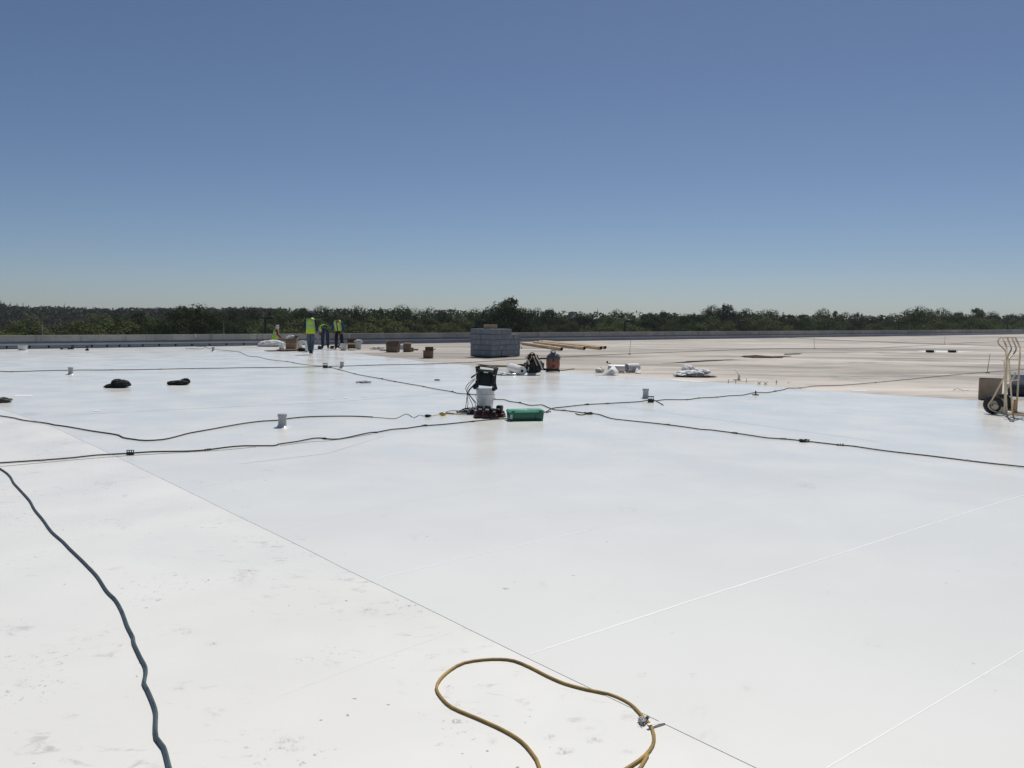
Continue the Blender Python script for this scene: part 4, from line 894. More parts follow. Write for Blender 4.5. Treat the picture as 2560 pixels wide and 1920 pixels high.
props(mb.build('white_hose_coil', M['white_sheet'], weld=False), 'coil of white hose between the cardboard box and the walking worker', 'coil')
heap('black_bag', 755, 878.5, (.34, .3, .17), 'black_cloth', 'black bag lying left of the walking worker\'s feet', 'bag', 46, .3, 2)
for px, lab in ((767.5, 'tall white bucket seen left of the walking worker\'s legs'), (781, 'tall white bucket seen right of the walking worker\'s legs')):
    bucket(px, 880.5 if px < 770 else 879, lab, .085, .50, handle=False)
bucket(859, 875.5, 'white bucket at the right foot of the worker in blue sleeves', .155, .31, handle=True)
open_box(879, 871.5, .38, .35, .28, 'brown cardboard box between the two white buckets', R(12), ang=(30, -60, -80, -70), m='carton_in')
bk = bucket(896, 873, 'white bucket stuffed with white rags, right of the brown box', .145, .32, handle=False)
q = P(896, 873); mb = MB(); crumple(mb, q+Vector((0, 0, .26)), (.30, .28, .20), 51, .45, 2.4, 4); props(mb.build('white_rag', M['white_film'], angle=25), 'white rags sticking out of the stuffed bucket', 'rag')
heap('white_rag', 880, 875.5, (.35, .2, .07), 'white_sheet', 'pale scrap on the roof in front of the brown box', 'rag', 52, .4, 3)
mb = MB(); q = P(836, 872); mb.box(q+Vector((0, .1, .12)), (.42, .16, .04)); mb.tube([q+Vector((-.25, .1, .02)), q+Vector((0, .1, .14)), q+Vector((.3, .1, .02))], .03, 6); mb.tube([q+Vector((.1, .1, .1)), q+Vector((.35, .05, .25))], .03, 6); mb.box(q+Vector((-.12, .1, .05)), (.12, .2, .1))
props(mb.build('black_tool', M['black_pl']), 'black tool lying between the feet of the two working men', 'tool')
q = P(805, 871); mb = MB(); mb.tube([q+Vector((-.05, 0, .01)), q+Vector((.1, 0, .14)), q+Vector((.28, .05, .2))], .022, 6); mb.box(q+Vector((-.02, 0, .03)), (.14, .14, .05)); props(mb.build('black_tool', M['black_pl']), 'black angled tool on the roof left of the bending worker\'s feet', 'tool')
# left far items
bucket(57, 875.5, 'wide white tub near the parapet at the far left', .185, .21, handle=False, name='tub')
mb = MB(); q = P(154, 873.5); mb.box(q+Vector((0, 0, .03)), (.08, .08, .06)); mb.tube([q+Vector((.05, 0, .02)), q+Vector((.3, .1, .01))], .012, 6); props(mb.build('black_fitting', M['black_pl']), 'small black fitting with a white strap by the parapet at left', 'fitting')
mb = MB(); q = P(177, 873); mb.box(q+Vector((0, 0, .025)), (.22, .12, .05)); mb.ball(q+Vector((.06, 0, .08)), (.05, .05, .05)); props(mb.build('black_tool', M['black_pl'], bevel=.006), 'flat black tool lying by the parapet at left', 'tool')
q = P(218, 876.5); t = thing('red_drill', q, 'dark red drill standing on the roof by the parapet at left', 'drill')
mb = MB(); mb.box(q+Vector((0, 0, .035)), (.12, .1, .07)); mb.build('battery', M['black_pl'], t, bevel=.01)
mb = MB(); mb.tube([q+Vector((.0, 0, .06)), q+Vector((.01, 0, .14))], [.03, .028], 8); mb.tube([q+Vector((-.05, 0, .155)), q+Vector((.05, 0, .165)), q+Vector((.09, 0, .167))], [.036, .034, .015], 10); mb.build('body', M['red_pl'], t)

# ------------------------------------------------------------------ cloth at hose joint
q = P(1608, 1806); t = thing('tape_wrap', q, 'grey frayed tape wrapped round the yellow hose with a pale loose end', 'tape')
mb = MB(); rnd = random.Random(4)
crumple(mb, q+Vector((-.004, .002, -.003)), (.026, .044, .024), 61, .3, 3, 4)
for k_ in range(60):
    a = q+Vector((rnd.gauss(-.006, .008), rnd.gauss(-.004, .013), .008+rnd.random()*.009)); mb.tube([a, a+Vector((rnd.uniform(-.010, .006), rnd.uniform(-.010, .006), rnd.uniform(-.006, .006)))], .0008, 3, cap=False)
mb.build('frayed_tape', mat('frayed_tape', (.47, .46, .44), .9, nscale=200, namt=.45), t, weld=False)
mb = MB(); e = P(1659, 1805, .004); s0 = P(1619, 1812, .014); dv = (e-s0).normalized(); nv = Vector((-dv.y, dv.x, 0)).normalized()
vs_ = [s0-nv*.006, s0+nv*.006, s0.lerp(e, .5)+nv*.009, e+nv*.010, e+dv*.006-nv*.002, e-nv*.010, s0.lerp(e, .5)-nv*.008]
n_ = len(vs_); mb.add(vs_+[v+Vector((0, 0, .0015)) for v in vs_], [tuple(range(n_))[::-1], tuple(range(n_, 2*n_))]+[(a, (a+1) % n_, n_+(a+1) % n_, n_+a) for a in range(n_)])
mb.build('loose_end', M['white_sheet'], t, smooth=False)
mb = MB(); mb.tube([q+Vector((.012, .012, .008)), q+Vector((.022, .008, .02))], .007, 6); mb.build('knot', M['grime'], t)

# ------------------------------------------------------------------ hand truck
X5, Y5, S5 = 2380, 820, 6.633
def hp(x, y): return (X5+x/S5, Y5+y/S5)
rb1 = P(*hp(900, 1452)); rb2 = P(*hp(1066, 1408)); Wv = (rb2-rb1); Wv.z = 0; wid = Wv.length; Wv.normalize(); Fv = Vector((Wv.y, -Wv.x, 0))
if Fv.x < 0: Fv = -Fv
ht = thing('hand_truck', rb1, 'cream painted hand truck with black tyres standing at the right edge', 'hand truck')
def onW(x, y, f=0): return PP(*hp(x, y), rb1+Fv*f, Fv)          # on the frame plane, f metres forward
def onF(x, y, w_=0): return PP(*hp(x, y), rb1+Wv*w_, Wv)       # on a side plane, w_ metres across
def bar(pts, r, name='tube', m='cream', par_=ht, seg=10, step=.05):
    mb = MB(); mb.tube(catmull(pts, step), r, seg); return mb.build(name, M[m], par_, weld=False)
r_ = .0150
# side rails and the top bend
top1 = onW(850, 180, -.05); top5 = onW(1045, 160, -.05)
bar([onW(905, 1440), onW(893, 1000), onW(905, 700), onW(908, 520), onW(912, 420), onW(905, 330, .03), onW(880, 250, .0), top1, onW(862, 163, -.05), onW(950, 158, -.05), onW(1035, 158, -.05), onW(1058, 175, -.05), onW(1085, 235, -.01), onW(1122, 320, .02), onW(1128, 400), onW(1120, 560), onW(1098, 900), onW(1066, 1405)], r_, 'side_rail')
bar([onW(918, 165, -.05), onW(945, 240, -.02), onW(985, 330, .02), onW(970, 390, .02), onW(930, 450, .0), onW(925, 520)], .013, 'inner_bar')
bar([onW(990, 165, -.05), onW(1025, 240, -.02), onW(1062, 330, .02), onW(1050, 390, .02), onW(985, 470, .0), onW(945, 520), onW(957, 700), onW(975, 1000), onW(1005, 1400)], .014, 'inner_bar')
# grip loop on the near side
bar([onF(905, 480), onF(892, 400), onF(862, 350), onF(800, 295), onF(765, 245), onF(768, 200), onF(800, 168), onF(838, 160), top1], .0135, 'grip_loop')
# cross bars
bar([onW(885, 522), onW(1115, 522)], .010, 'cross_bar')
bar([onW(905, 880), onW(1095, 860)], .008, 'cross_bar', step=.1)
bar([onF(822, 538), onF(890, 540)], .009, 'hook')
# flat braces from the frame to the axle
ax1 = onF(625, 1250); ax2 = ax1+Wv*wid*1.0
bar([onF(895, 760), onF(770, 990), onF(665, 1190), onF(625, 1240), onF(605, 1290), onF(640, 1345), onF(740, 1395), onF(890, 1430)], .0145, 'brace')
bar([onF(895, 760)+Wv*wid, onF(770, 990)+Wv*wid, onF(665, 1190)+Wv*wid, onF(625, 1240)+Wv*wid, onF(605, 1290)+Wv*wid, onF(640, 1345)+Wv*wid, onF(740, 1395)+Wv*wid, onF(890, 1430)+Wv*wid], .0145, 'brace')
bar([onW(868, 560, -.02), onW(880, 900, -.02), onW(870, 1420, -.02)], .013, 'inner_bar')
def plate(pts, nv, th_, name, m='cream'):
    mb = MB(); n = len(pts); nv = Vector(nv)*th_/2; vs = [p-nv for p in pts]+[p+nv for p in pts]
    mb.add(vs, [tuple(range(n)), tuple(range(2*n-1, n-1, -1))]+[(i, (i+1) % n, n+(i+1) % n, n+i) for i in range(n)]); return mb.build(name, M[m], ht, bevel=.002, smooth=False)
for w_ in (.02, wid-.02):
    plate([onF(640, 1250)+Wv*w_, onF(668, 1248)+Wv*w_, onF(850, 1318)+Wv*w_, onF(850, 1415)+Wv*w_, onF(780, 1400)+Wv*w_, onF(660, 1345)+Wv*w_, onF(635, 1300)+Wv*w_], Wv, .006, 'side_plate')
# foot blocks at the rails
plate([onF(848, 1320)-Wv*.01, onF(925, 1330)-Wv*.01, onF(925, 1445)-Wv*.01, onF(845, 1440)-Wv*.01], Wv, .02, 'foot_bracket')
plate([onW(1030, 1190, 0), onW(1085, 1175, 0), onW(1070, 1405, 0), onW(1018, 1405, 0)], Fv, .02, 'foot_bracket', 'rust')
# toe plate of bars
zt = .022
for k_ in range(5):
    a = rb1+Wv*(wid*k_/4)+Vector((0, 0, zt)); mb = MB(); mb.box((a+Fv*.14), (.30, .028, .010), rz=math.atan2(Fv.y, Fv.x)); mb.build('toe_slat', M['rust'] if k_ in (0, 2) else M['cream'], ht, bevel=.002, smooth=False)
for f in (.02, .28):
    mb = MB(); mb.box(rb1+Wv*wid/2+Fv*f+Vector((0, 0, zt-.012)), (.03, wid*1.02, .012), rz=math.atan2(Fv.y, Fv.x)); mb.build('toe_rail', M['cream'], ht, bevel=.002, smooth=False)
# wheels
wr = .160
axc = onF(672, 1258); axc.z = wr+.002
for k_, w_ in enumerate((.050, wid-.03)):
    c = axc+Wv*w_; wt = MB(); wt.ring(c, Wv, wr-.045, .045, 44, 14, flat=.85); wh = wt.build('tyre', M['rubber'], ht, weld=False)
    tr = MB()
    for q_ in range(40):
        a = 2*math.pi*q_/40; d = Fv*math.cos(a)+Vector((0, 0, math.sin(a))); 
        cM = Matrix.Translation(c+d*(wr-.002)) @ Matrix((( *Wv, 0), (*(d.cross(Wv)), 0), (*d, 0), (0, 0, 0, 1))).transposed()
        tr.box((0, 0, 0), (.05, .010, .006), M=cM)
    tr.build('tread', M['rubber'], wh, smooth=False)
    rm = MB(); ax_ = Matrix.Translation(c) @ Matrix(((*Fv, 0), (0, 0, 1, 0), (*Wv, 0), (0, 0, 0, 1))).transposed()
    rm.lathe([(0, -.035), (.02, -.035), (.022, -.02), (.055, -.018), (.072, -.027), (.078, -.027), (.076, .0), (.078, .027), (.072, .027), (.055, .018), (.022, .02), (.02, .035), (0, .035)], seg=24, M=ax_); rm.build('rim', M['hub'], wh)
mb = MB(); mb.tube([axc-Wv*.10, axc+Wv*(wid+.02)], .010, 8); mb.build('axle', M['dark_metal'], ht)
# box and grey bin behind the truck
open_box(2474.5, 998.5, .42, .34, .42, 'brown open cardboard box behind the left wheel of the hand truck', R(-29), flaps=(1, 0, 0, 0), ang=(84, 0, 0, 0), m='carton_b')
for k_, (px, py) in enumerate(((2446, 967), (2448, 984))):
    mb = MB(); a = P(px, py); mb.tube([a+Vector((0, 0, .012)), a+Vector((.05, 0, .02)), a+Vector((.12, .01, .012))], [.004, .012, .008], 6, flat=.5); props(mb.build('twig', M['grey_cloth']), '%s of two small dark scraps left of the cardboard box by the hand truck' % ('upper', 'lower')[k_], 'scrap', 'dark scraps left of the box')
gb = P(2572, 991)+Vector((.12, .28, 0)); t = thing('storage_bin', gb, 'dark blue bin with a translucent silver cover behind the hand truck', 'bin')
mb = MB(); mb.box(gb+Vector((0, 0, .10)), (.74, .5, .20), taper=.95, rz=R(-30)); mb.build('tray', mat('navy_plastic', (.022, .028, .045), .4), t, bevel=.012)
mb = MB(); mb.box(gb+Vector((.02, 0, .33)), (.66, .44, .26), rz=R(-30)); mb.build('cover', mat('silver_cover', (.26, .29, .34), .25, nscale=6, namt=.3), t, bevel=.03)
mb = MB(); mb.box(gb+Vector((0, 0, .205)), (.77, .53, .02), rz=R(-30)); mb.box(gb+Vector((.02, 0, .44)), (.68, .46, .012), rz=R(-30)); mb.build('rim', mat('rim_plastic', (.09, .10, .13), .35), t, bevel=.004)
cable('loose_wire', [(2383, 976), (2392, 972), (2400, 974), (2410, 977), (2422, 976)], .004, M['dark_metal'], 'thin loose wire on the weathered roof left of the hand truck box', 'wire', .004, z0=-.01)
cable('loose_wire', [(2525, 1043), (2560, 1052), (2600, 1062)], .006, M['hose_blue'], 'blue grey cord at the foot of the hand truck by the right edge', 'wire', .002)

# ------------------------------------------------------------------ people
def skin_mesh(verts, edges, radii, sub=2):
    me = bpy.data.meshes.new('tmp'); me.from_pydata([tuple(v) for v in verts], edges, []); o = bpy.data.objects.new('tmp', me); C.objects.link(o)
    md = o.modifiers.new('s', 'SKIN'); md.use_smooth_shade = True; md.branch_smoothing = .5
    sv = me.skin_vertices[0].data
    for i, r in enumerate(radii):
        sv[i].radius = r if isinstance(r, tuple) else (r, r); sv[i].use_root = (i == 0)
    ss = o.modifiers.new('u', 'SUBSURF'); ss.levels = sub; ss.render_levels = sub
    dg = bpy.context.evaluated_depsgraph_get(); dg.update(); ev = o.evaluated_get(dg); m2 = bpy.data.meshes.new_from_object(ev)
    vs = [v.co.copy() for v in m2.vertices]; fs = [tuple(p.vertices) for p in m2.polygons]
    bpy.data.objects.remove(o); bpy.data.meshes.remove(me); bpy.data.meshes.remove(m2)
    return vs, fs
def skin_part(name, chains, m, parent, T, grow=0, sub=2):
    """chains: list of [(point, radius), ...]; shared points are merged"""
    verts = []; radii = []; edges = []; idx = {}
    for ch_ in chains:
        prev = None
        for p, r in ch_:
            k_ = tuple(round(c, 4) for c in p)
            if k_ not in idx: idx[k_] = len(verts); verts.append(Vector(p)); radii.append(r)
            i = idx[k_]
            if prev is not None and prev != i: edges.append((prev, i))
            prev = i
    vs, fs = skin_mesh(verts, edges, radii, sub); mb = MB(); mb.add([T @ v for v in vs], fs); return mb.build(name, M[m] if isinstance(m, str) else m, parent, weld=False, angle=180)
def loft(secs, nseg=28):
    """secs: (centre, half width, half depth, tilt about x)"""
    def pt(t, a, off=0):
        t = max(0, min(.9999, t))*(len(secs)-1); i = int(t); f = t-i; A, B = secs[i], secs[i+1]
        c = Vector(A[0]).lerp(Vector(B[0]), f); hw = A[1]+(B[1]-A[1])*f+off; hd = A[2]+(B[2]-A[2])*f+off; tl = A[3]+(B[3]-A[3])*f
        v = Vector((math.cos(a)*hw, math.sin(a)*hd, 0)); v.rotate(Euler((tl, 0, 0))); return c+v
    return pt
def person(T, J, label, clothes, vest=None, base=None):
    root = thing('person', base, label, 'person')
    p = {k_: Vector(v) for k_, v in J.items()}
    def hand(s, W_, E_):
        d = (W_-E_).normalized(); sx = 1 if s == 'r' else -1; side = d.orthogonal().normalized(); fw = Vector((0, 1, 0)); side = (fw-d*fw.dot(d)); side = side.normalized() if side.length > .1 else Vector((1, 0, 0))
        inn = d.cross(side)*(-sx); palm = W_+d*.055; out = [[(W_, .024), (palm, .032)]]
        for k_, (o_, L) in enumerate(((-.027, .055), (-.009, .068), (.009, .072), (.027, .064))):
            k0 = W_+d*.075+side*o_; out.append([(palm, .032), (k0, .010), (k0+d*L*.5+inn*.012, .009), (k0+d*L*.8+inn*.035, .007)])
        t0 = W_+d*.03+side*.032; out.append([(palm, .032), (t0, .012), (t0+d*.035+side*.014+inn*.012, .010), (t0+d*.06+side*.012+inn*.028, .008)]); return out
    hd, nk, ch_, sp, pe = p['head'], p['neck'], p['chest'], p['spine'], p['pelvis']; hv = (hd-nk).normalized(); fw = Vector(J.get('face', (0, 1, 0))).normalized(); sd_ = hv.cross(fw).normalized()
    body = [[(pe, (.13, .10)), (sp, (.125, .095)), (ch_, (.15, .105)), (nk, .055), (hd-hv*.06, (.062, .075)), (hd, (.078, .092)), (hd+hv*.07, (.068, .08)), (hd+hv*.10, .04)]]
    body += [[(hd-hv*.0, (.078, .092)), (hd+fw*.095-hv*.015, .013)], [(hd, (.078, .092)), (hd+sd_*.085, .012)], [(hd, (.078, .092)), (hd-sd_*.085, .012)]]
    for s in 'lr':
        body.append([(ch_, (.15, .105)), (p['sh_'+s], .058), (p['el_'+s], .042), (p['wr_'+s], .027)]); body += hand(s, p['wr_'+s], p['el_'+s])
        body.append([(pe, (.13, .10)), (p['hip_'+s], .088), (p['kn_'+s], .056), (p['an_'+s], .038), (p['toe_'+s], .032)])
    skin_part('body', body, 'skin', root, T)
    g = .014
    sh = [[(pe.lerp(sp, .35), (.145, .112)), (sp, (.138, .108)), (ch_, (.162, .118)), (ch_.lerp(nk, .8), .062)]]
    for s in 'lr': sh.append([(ch_, (.162, .118)), (p['sh_'+s], .072), (p['el_'+s], .055), (p['el_'+s].lerp(p['wr_'+s], .93), .040)])
    skin_part('shirt', sh, clothes['shirt'], root, T)
    pn = [[(pe.lerp(sp, .35), (.137, .107)), (pe, (.145, .115))]]
    for s in 'lr': pn.append([(pe, (.145, .115)), (p['hip_'+s], .108), (p['kn_'+s], .086), (p['an_'+s].lerp(p['kn_'+s], .06), .072)])
    skin_part('trousers', pn, clothes['trousers'], root, T)
    for s in 'lr':
        a, t_ = p['an_'+s], p['toe_'+s]; skin_part('boot', [[(a+Vector((0, 0, .10)), .052), (a, .050), (a.lerp(t_, .55)-Vector((0, 0, .01)), .045), (t_, .040)], [(a, .050), (a-(t_-a).normalized()*.045-Vector((0, 0, .012)), .042)]], 'boot', root, T)
    return root, p, hv, fw, sd_
def add_vest(root, T, secs, stripes=True, open_front=0, vm='hivis'):
    pt = loft(secs); N, K = 32, 14; mb = MB(); th_ = .0
    a0, a1 = math.pi/2+open_front, math.pi/2-open_front+2*math.pi
    def strip(mb, ts, as_, off):
        vs = [T @ (pt(t_, a, off) + Vector((0, 0, .004*noise.noise(Vector((a*2, t_*5, 1)))))) for t_ in ts for a in as_]; n = len(as_)
        mb.add(vs, [(i*n+j, i*n+j+1, (i+1)*n+j+1, (i+1)*n+j) for i in range(len(ts)-1) for j in range(n-1)])
    ts = [i/K for i in range(K+1)]; as_ = [a0+(a1-a0)*j/N for j in range(N+1)]
    strip(mb, ts, as_, 0); v = mb.build('vest', M[vm], root, weld=False, angle=180)
    so_ = v.modifiers.new('thick', 'SOLIDIFY'); so_.thickness = .008
    if stripes:
        mb = MB(); strip(mb, [.34, .37, .40, .43], as_, .010); mb.build('reflective_band', M['reflect'], v, weld=False)
        for ac in (1.5*math.pi-.62, 1.5*math.pi+.62, math.pi/2-.75, math.pi/2+.75):
            mb = MB(); strip(mb, [.43+.05*i for i in range(12)], [ac-.13, ac-.04, ac+.04, ac+.13], .010); mb.build('reflective_strip', M['reflect'], v, weld=False)
    return v
def placeT(px, py, rz, s=1.0):
    b = P(px, py); return b, Matrix.Translation(b) @ Matrix.Rotation(rz, 4, 'Z') @ Matrix.Scale(s, 4)
# walking worker, back to the camera
b, T = placeT(777, 886.5, R(6), 1.0)
J = dict(pelvis=(0, 0, .93), spine=(0, .0, 1.10), chest=(0, .01, 1.32), neck=(0, .02, 1.50), head=(0, .045, 1.62), face=(.1, 1, 0),
         sh_l=(-.19, 0, 1.41), el_l=(-.22, -.03, 1.13), wr_l=(-.215, .06, .90), sh_r=(.19, 0, 1.41), el_r=(.25, -.04, 1.15), wr_r=(.285, .02, .92),
         hip_l=(-.09, 0, .88), kn_l=(-.075, .05, .48), an_l=(-.045, .06, .09), toe_l=(-.05, .22, .045), hip_r=(.09, 0, .88), kn_r=(.07, .02, .48), an_r=(.045, -.12, .12), toe_r=(.055, .03, .05))
root, p, hv, fw, sd_ = person(T, J, 'person in navy hood, yellow green vest and faded jeans walking away from the camera', dict(shirt='navy', trousers='jeans_lt'), base=b)
add_vest(root, T, [((0, 0, .86), .185, .145, 0), ((0, 0, 1.0), .18, .145, 0), ((0, 0, 1.15), .175, .14, 0), ((0, .0, 1.32), .185, .145, 0), ((0, .01, 1.43), .17, .125, 0), ((0, .02, 1.49), .09, .08, 0)])
skin_part('hood', [[((0, .02, 1.46), (.10, .085)), ((0, .035, 1.55), (.085, .095)), ((0, .05, 1.64), (.098, .11)), ((0, .045, 1.72), (.07, .08))]], 'navy', root, T)
mb = MB(); pt = loft([((0, 0, .83), .158, .13, 0), ((0, 0, .875), .16, .132, 0)]); mb.add([T @ pt(t_, j*math.pi/12) for t_ in (0, 1) for j in range(24)], [(j, (j+1) % 24, 24+(j+1) % 24, 24+j) for j in range(24)]); mb.build('shirt_hem', M['orange_cloth'], root)
# tool in the right hand
hw_ = T @ Vector((.30, .03, .86)); t = thing('long_handled_brush', hw_, 'long handled brush held in the walking worker\'s right hand', 'brush')
mb = MB(); mb.tube([hw_+Vector((-.01, 0, .07)), hw_+Vector((.03, .02, -.52))], .012, 8); mb.build('handle', M['metal'], t)
mb = MB(); mb.box(hw_+Vector((.05, .02, -.58)), (.15, .08, .14)); mb.build('head', M['black_pl'], t, bevel=.01)
# bending worker, back to the camera
b, T = placeT(813, 873, R(18), 1.0)
J = dict(pelvis=(0, 0, .95), spine=(-.04, .14, 1.04), chest=(-.10, .33, .97), neck=(-.13, .46, .84), head=(-.15, .55, .74), face=(0, .3, -1),
         sh_l=(-.27, .35, .93), el_l=(-.30, .40, .66), wr_l=(-.30, .46, .42), sh_r=(.07, .40, .90), el_r=(.06, .48, .63), wr_r=(0, .52, .40),
         hip_l=(-.10, 0, .90), kn_l=(-.115, .02, .48), an_l=(-.12, -.02, .09), toe_l=(-.13, .13, .045), hip_r=(.10, 0, .90), kn_r=(.12, .02, .48), an_r=(.13, -.02, .09), toe_r=(.15, .13, .045))
root, p, hv, fw, sd_ = person(T, J, 'person bending far forward with back to the camera in dark jeans and yellow green vest', dict(shirt='ltblue_shirt', trousers='jeans'), base=b)
add_vest(root, T, [((-.02, .08, 1.01), .175, .14, R(-75)), ((-.05, .18, 1.02), .175, .14, R(-90)), ((-.08, .28, .985), .18, .145, R(-110)), ((-.11, .38, .93), .18, .13, R(-125)), ((-.13, .44, .87), .09, .08, R(-135))], True)
skin_part('cap', [[((-.14, .52, .78), .085), ((-.155, .58, .71), (.10, .11)), ((-.16, .63, .66), .07)]], 'navy', root, T)
# worker in blue sleeves, facing the camera and looking down
b, T = placeT(847.5, 873.5, R(172), 1.0)
J = dict(pelvis=(0, 0, .88), spine=(0, .06, 1.02), chest=(0, .14, 1.21), neck=(.0, .23, 1.34), head=(-.03, .32, 1.37), face=(-.1, .7, -.8),
         sh_l=(-.19, .15, 1.27), el_l=(-.27, .16, 1.02), wr_l=(-.22, .24, .82), sh_r=(.19, .13, 1.27), el_r=(.27, .12, 1.03), wr_r=(.22, .24, .84),
         hip_l=(-.10, 0, .84), kn_l=(-.16, .06, .46), an_l=(-.17, .0, .09), toe_l=(-.19, .15, .045), hip_r=(.10, 0, .84), kn_r=(.10, .10, .46), an_r=(.12, .02, .09), toe_r=(.14, .17, .045))
root, p, hv, fw, sd_ = person(T, J, 'person with blue sleeves, black trousers and open yellow green vest looking down at the work', dict(shirt='blue_shirt', trousers='black_pants'), base=b)
add_vest(root, T, [((0, .03, .90), .19, .14, R(-12)), ((0, .06, 1.02), .185, .145, R(-18)), ((0, .11, 1.14), .185, .145, R(-25)), ((0, .15, 1.24), .19, .14, R(-30)), ((0, .19, 1.31), .16, .11, R(-40)), ((0, .22, 1.35), .09, .08, R(-45))], True, .16)
skin_part('cap', [[((-.02, .28, 1.40), (.09, .10)), ((-.03, .35, 1.43), (.095, .10)), ((-.04, .42, 1.42), (.06, .07))]], 'black_pants', root, T)
skin_part('neck_scarf', [[((0, .20, 1.33), .075), ((-.01, .27, 1.31), .08), ((-.02, .33, 1.27), .05)]], 'maroon', root, T)
# kneeling worker in the white hood, facing right
b, T = placeT(687, 865.5, R(-70), 1.0)
J = dict(pelvis=(0, 0, .36), spine=(0, .03, .53), chest=(0, .08, .74), neck=(0, .13, .89), head=(0, .17, .995), face=(0, 1, -.15),
         sh_l=(-.18, .09, .82), el_l=(-.22, .16, .55), wr_l=(-.16, .36, .44), sh_r=(.18, .09, .82), el_r=(.22, .14, .56), wr_r=(.17, .34, .42),
         hip_l=(-.10, 0, .33), kn_l=(-.12, .36, .10), an_l=(-.12, -.05, .07), toe_l=(-.12, -.18, .045), hip_r=(.10, 0, .33), kn_r=(.12, .34, .10), an_r=(.12, -.07, .07), toe_r=(.12, -.2, .045))
root, p, hv, fw, sd_ = person(T, J, 'person kneeling by the parapet in a white hood and mask with red sleeves', dict(shirt='red_shirt', trousers='jeans'), base=b)
add_vest(root, T, [((0, -.01, .30), .195, .155, 0), ((0, .01, .42), .185, .15, R(-5)), ((0, .03, .55), .18, .145, R(-10)), ((0, .07, .70), .185, .145, R(-15)), ((0, .10, .80), .17, .12, R(-20)), ((0, .12, .87), .09, .08, R(-25))])
skin_part('hood', [[((0, .10, .84), (.11, .095)), ((0, .13, .93), (.088, .09)), ((0, .16, 1.01), (.102, .112)), ((0, .15, 1.08), (.07, .08))]], 'white_cloth', root, T)
mb = MB(); mb.box((0, .285, 1.02), (.13, .02, .035), M=T); mb.box((.09, .21, 1.02), (.01, .12, .02), M=T); mb.box((-.09, .21, 1.02), (.01, .12, .02), M=T); mb.build('dark_glasses', M['black_pl'], root, bevel=.004)

# ------------------------------------------------------------------ light poles beyond the parapet
def light_pole(px, yhead, s, label):
    pos = par(s_at(px), 0); dist = pos.y+22; b = at(px, dist, yhead); b0_ = Vector((b.x, b.y, GZ)); t = thing('light_pole', b0_, label, 'street lamp', 'car park light poles behind the parapet')
    mb = MB(); mb.tube([b0_, Vector((b.x, b.y, b.z))], [.14, .09], 10); mb.build('pole', M['dark_metal'], t)
    mb = MB(); mb.box(b+Vector((.35*s, 0, .03)), (.62, .42, .20), taper=.9); mb.tube([b+Vector((0, 0, -.05)), b+Vector((.2*s, 0, 0))], .05, 6); mb.build('lamp_head', M['dark_metal'], t, bevel=.02)
    mb = MB(); mb.box(b0_+Vector((0, 0, .2)), (.6, .6, .4)); mb.build('footing', M['conc'], t)
for px, yh, s, lab in [(663, 795.5, 1, 'dark light pole behind the parapet left of the walking worker'), (1195, 803, 1, 'dark light pole behind the stack of grey cartons'), (1563, 803, 1, 'dark light pole behind the parapet above the cardboard tubes'), (1848, 804, 1, 'dark light pole behind the parapet above the white tarp'), (2071, 806, 1, 'dark light pole behind the parapet above the two drains, left one'), (2247, 806, 1, 'dark light pole behind the parapet, second from the right'), (2519, 808, -1, 'dark light pole behind the parapet, rightmost, above the hand truck')]:
    light_pole(px, yh, s, lab)

# ------------------------------------------------------------------ trees
def crown_mesh(seed, rx, rz, h0, h1, n, leaf=.26, spiky=0, lobes=34):
    """leaf-sized faces gathered in clumps over an uneven dome between heights h0 and h1"""
    rnd = random.Random(seed); vs = []; fs = []; cs = []; zc = h0+(h1-h0)*.52; hz = (h1-h0)*.5
    ph = rnd.random()*6
    for i in range(lobes):
        u = 1-2*(i+.5)/lobes; a = i*2.399+ph; k = .80+.12*rnd.random()
        if rnd.random() < .18: k *= .72
        q = math.sqrt(max(0, 1-u*u)); wob = 1+.16*math.sin(a*2+ph)
        cs.append((Vector((math.cos(a)*q*rx*k*wob, math.sin(a)*q*rx*k*wob, zc+u*hz*k)), rnd.uniform(.24, .40)*rx*(1 if u < .6 else .85)))
    cs.append((Vector((0, 0, zc)), rx*.62)); cs.append((Vector((0, 0, zc-hz*.35)), rx*.6)); cs.append((Vector((0, 0, zc+hz*.3)), rx*.5))
    for k in range(spiky):
        a = rnd.random()*6.283; rr = rx*.45*rnd.random(); c = Vector((math.cos(a)*rr, math.sin(a)*rr, h1-.15-rr*.3))
        for q in range(3): cs.append((c+Vector((rnd.uniform(-.1, .1), rnd.uniform(-.1, .1), .26*q)), .36-.09*q))
    tot = sum(r*r for c, r in cs)
    for c, r in cs:
        for j in range(int(n*r*r/tot)):
            d = Vector((rnd.gauss(0, 1), rnd.gauss(0, 1), rnd.gauss(0, 1))).normalized(); p = c+d*r*(.72+.36*rnd.random())
            if rnd.random() < .05: p += d*rnd.random()*.3
            nrm = (d*1.8+Vector((rnd.gauss(0, .35), rnd.gauss(0, .35), rnd.gauss(0, .35)+.3))).normalized(); u = nrm.orthogonal().normalized(); u.rotate(Matrix.Rotation(rnd.random()*6.28, 3, nrm)); v = nrm.cross(u); s = leaf*rnd.uniform(.6, 1.3); b = len(vs)
            vs += [p-u*s*.5, p+v*s*.36, p+u*s*.5, p-v*s*.36]; fs.append((b, b+1, b+2, b+3))
    me = bpy.data.meshes.new('crown'); me.from_pydata([tuple(v) for v in vs], [], fs); return me
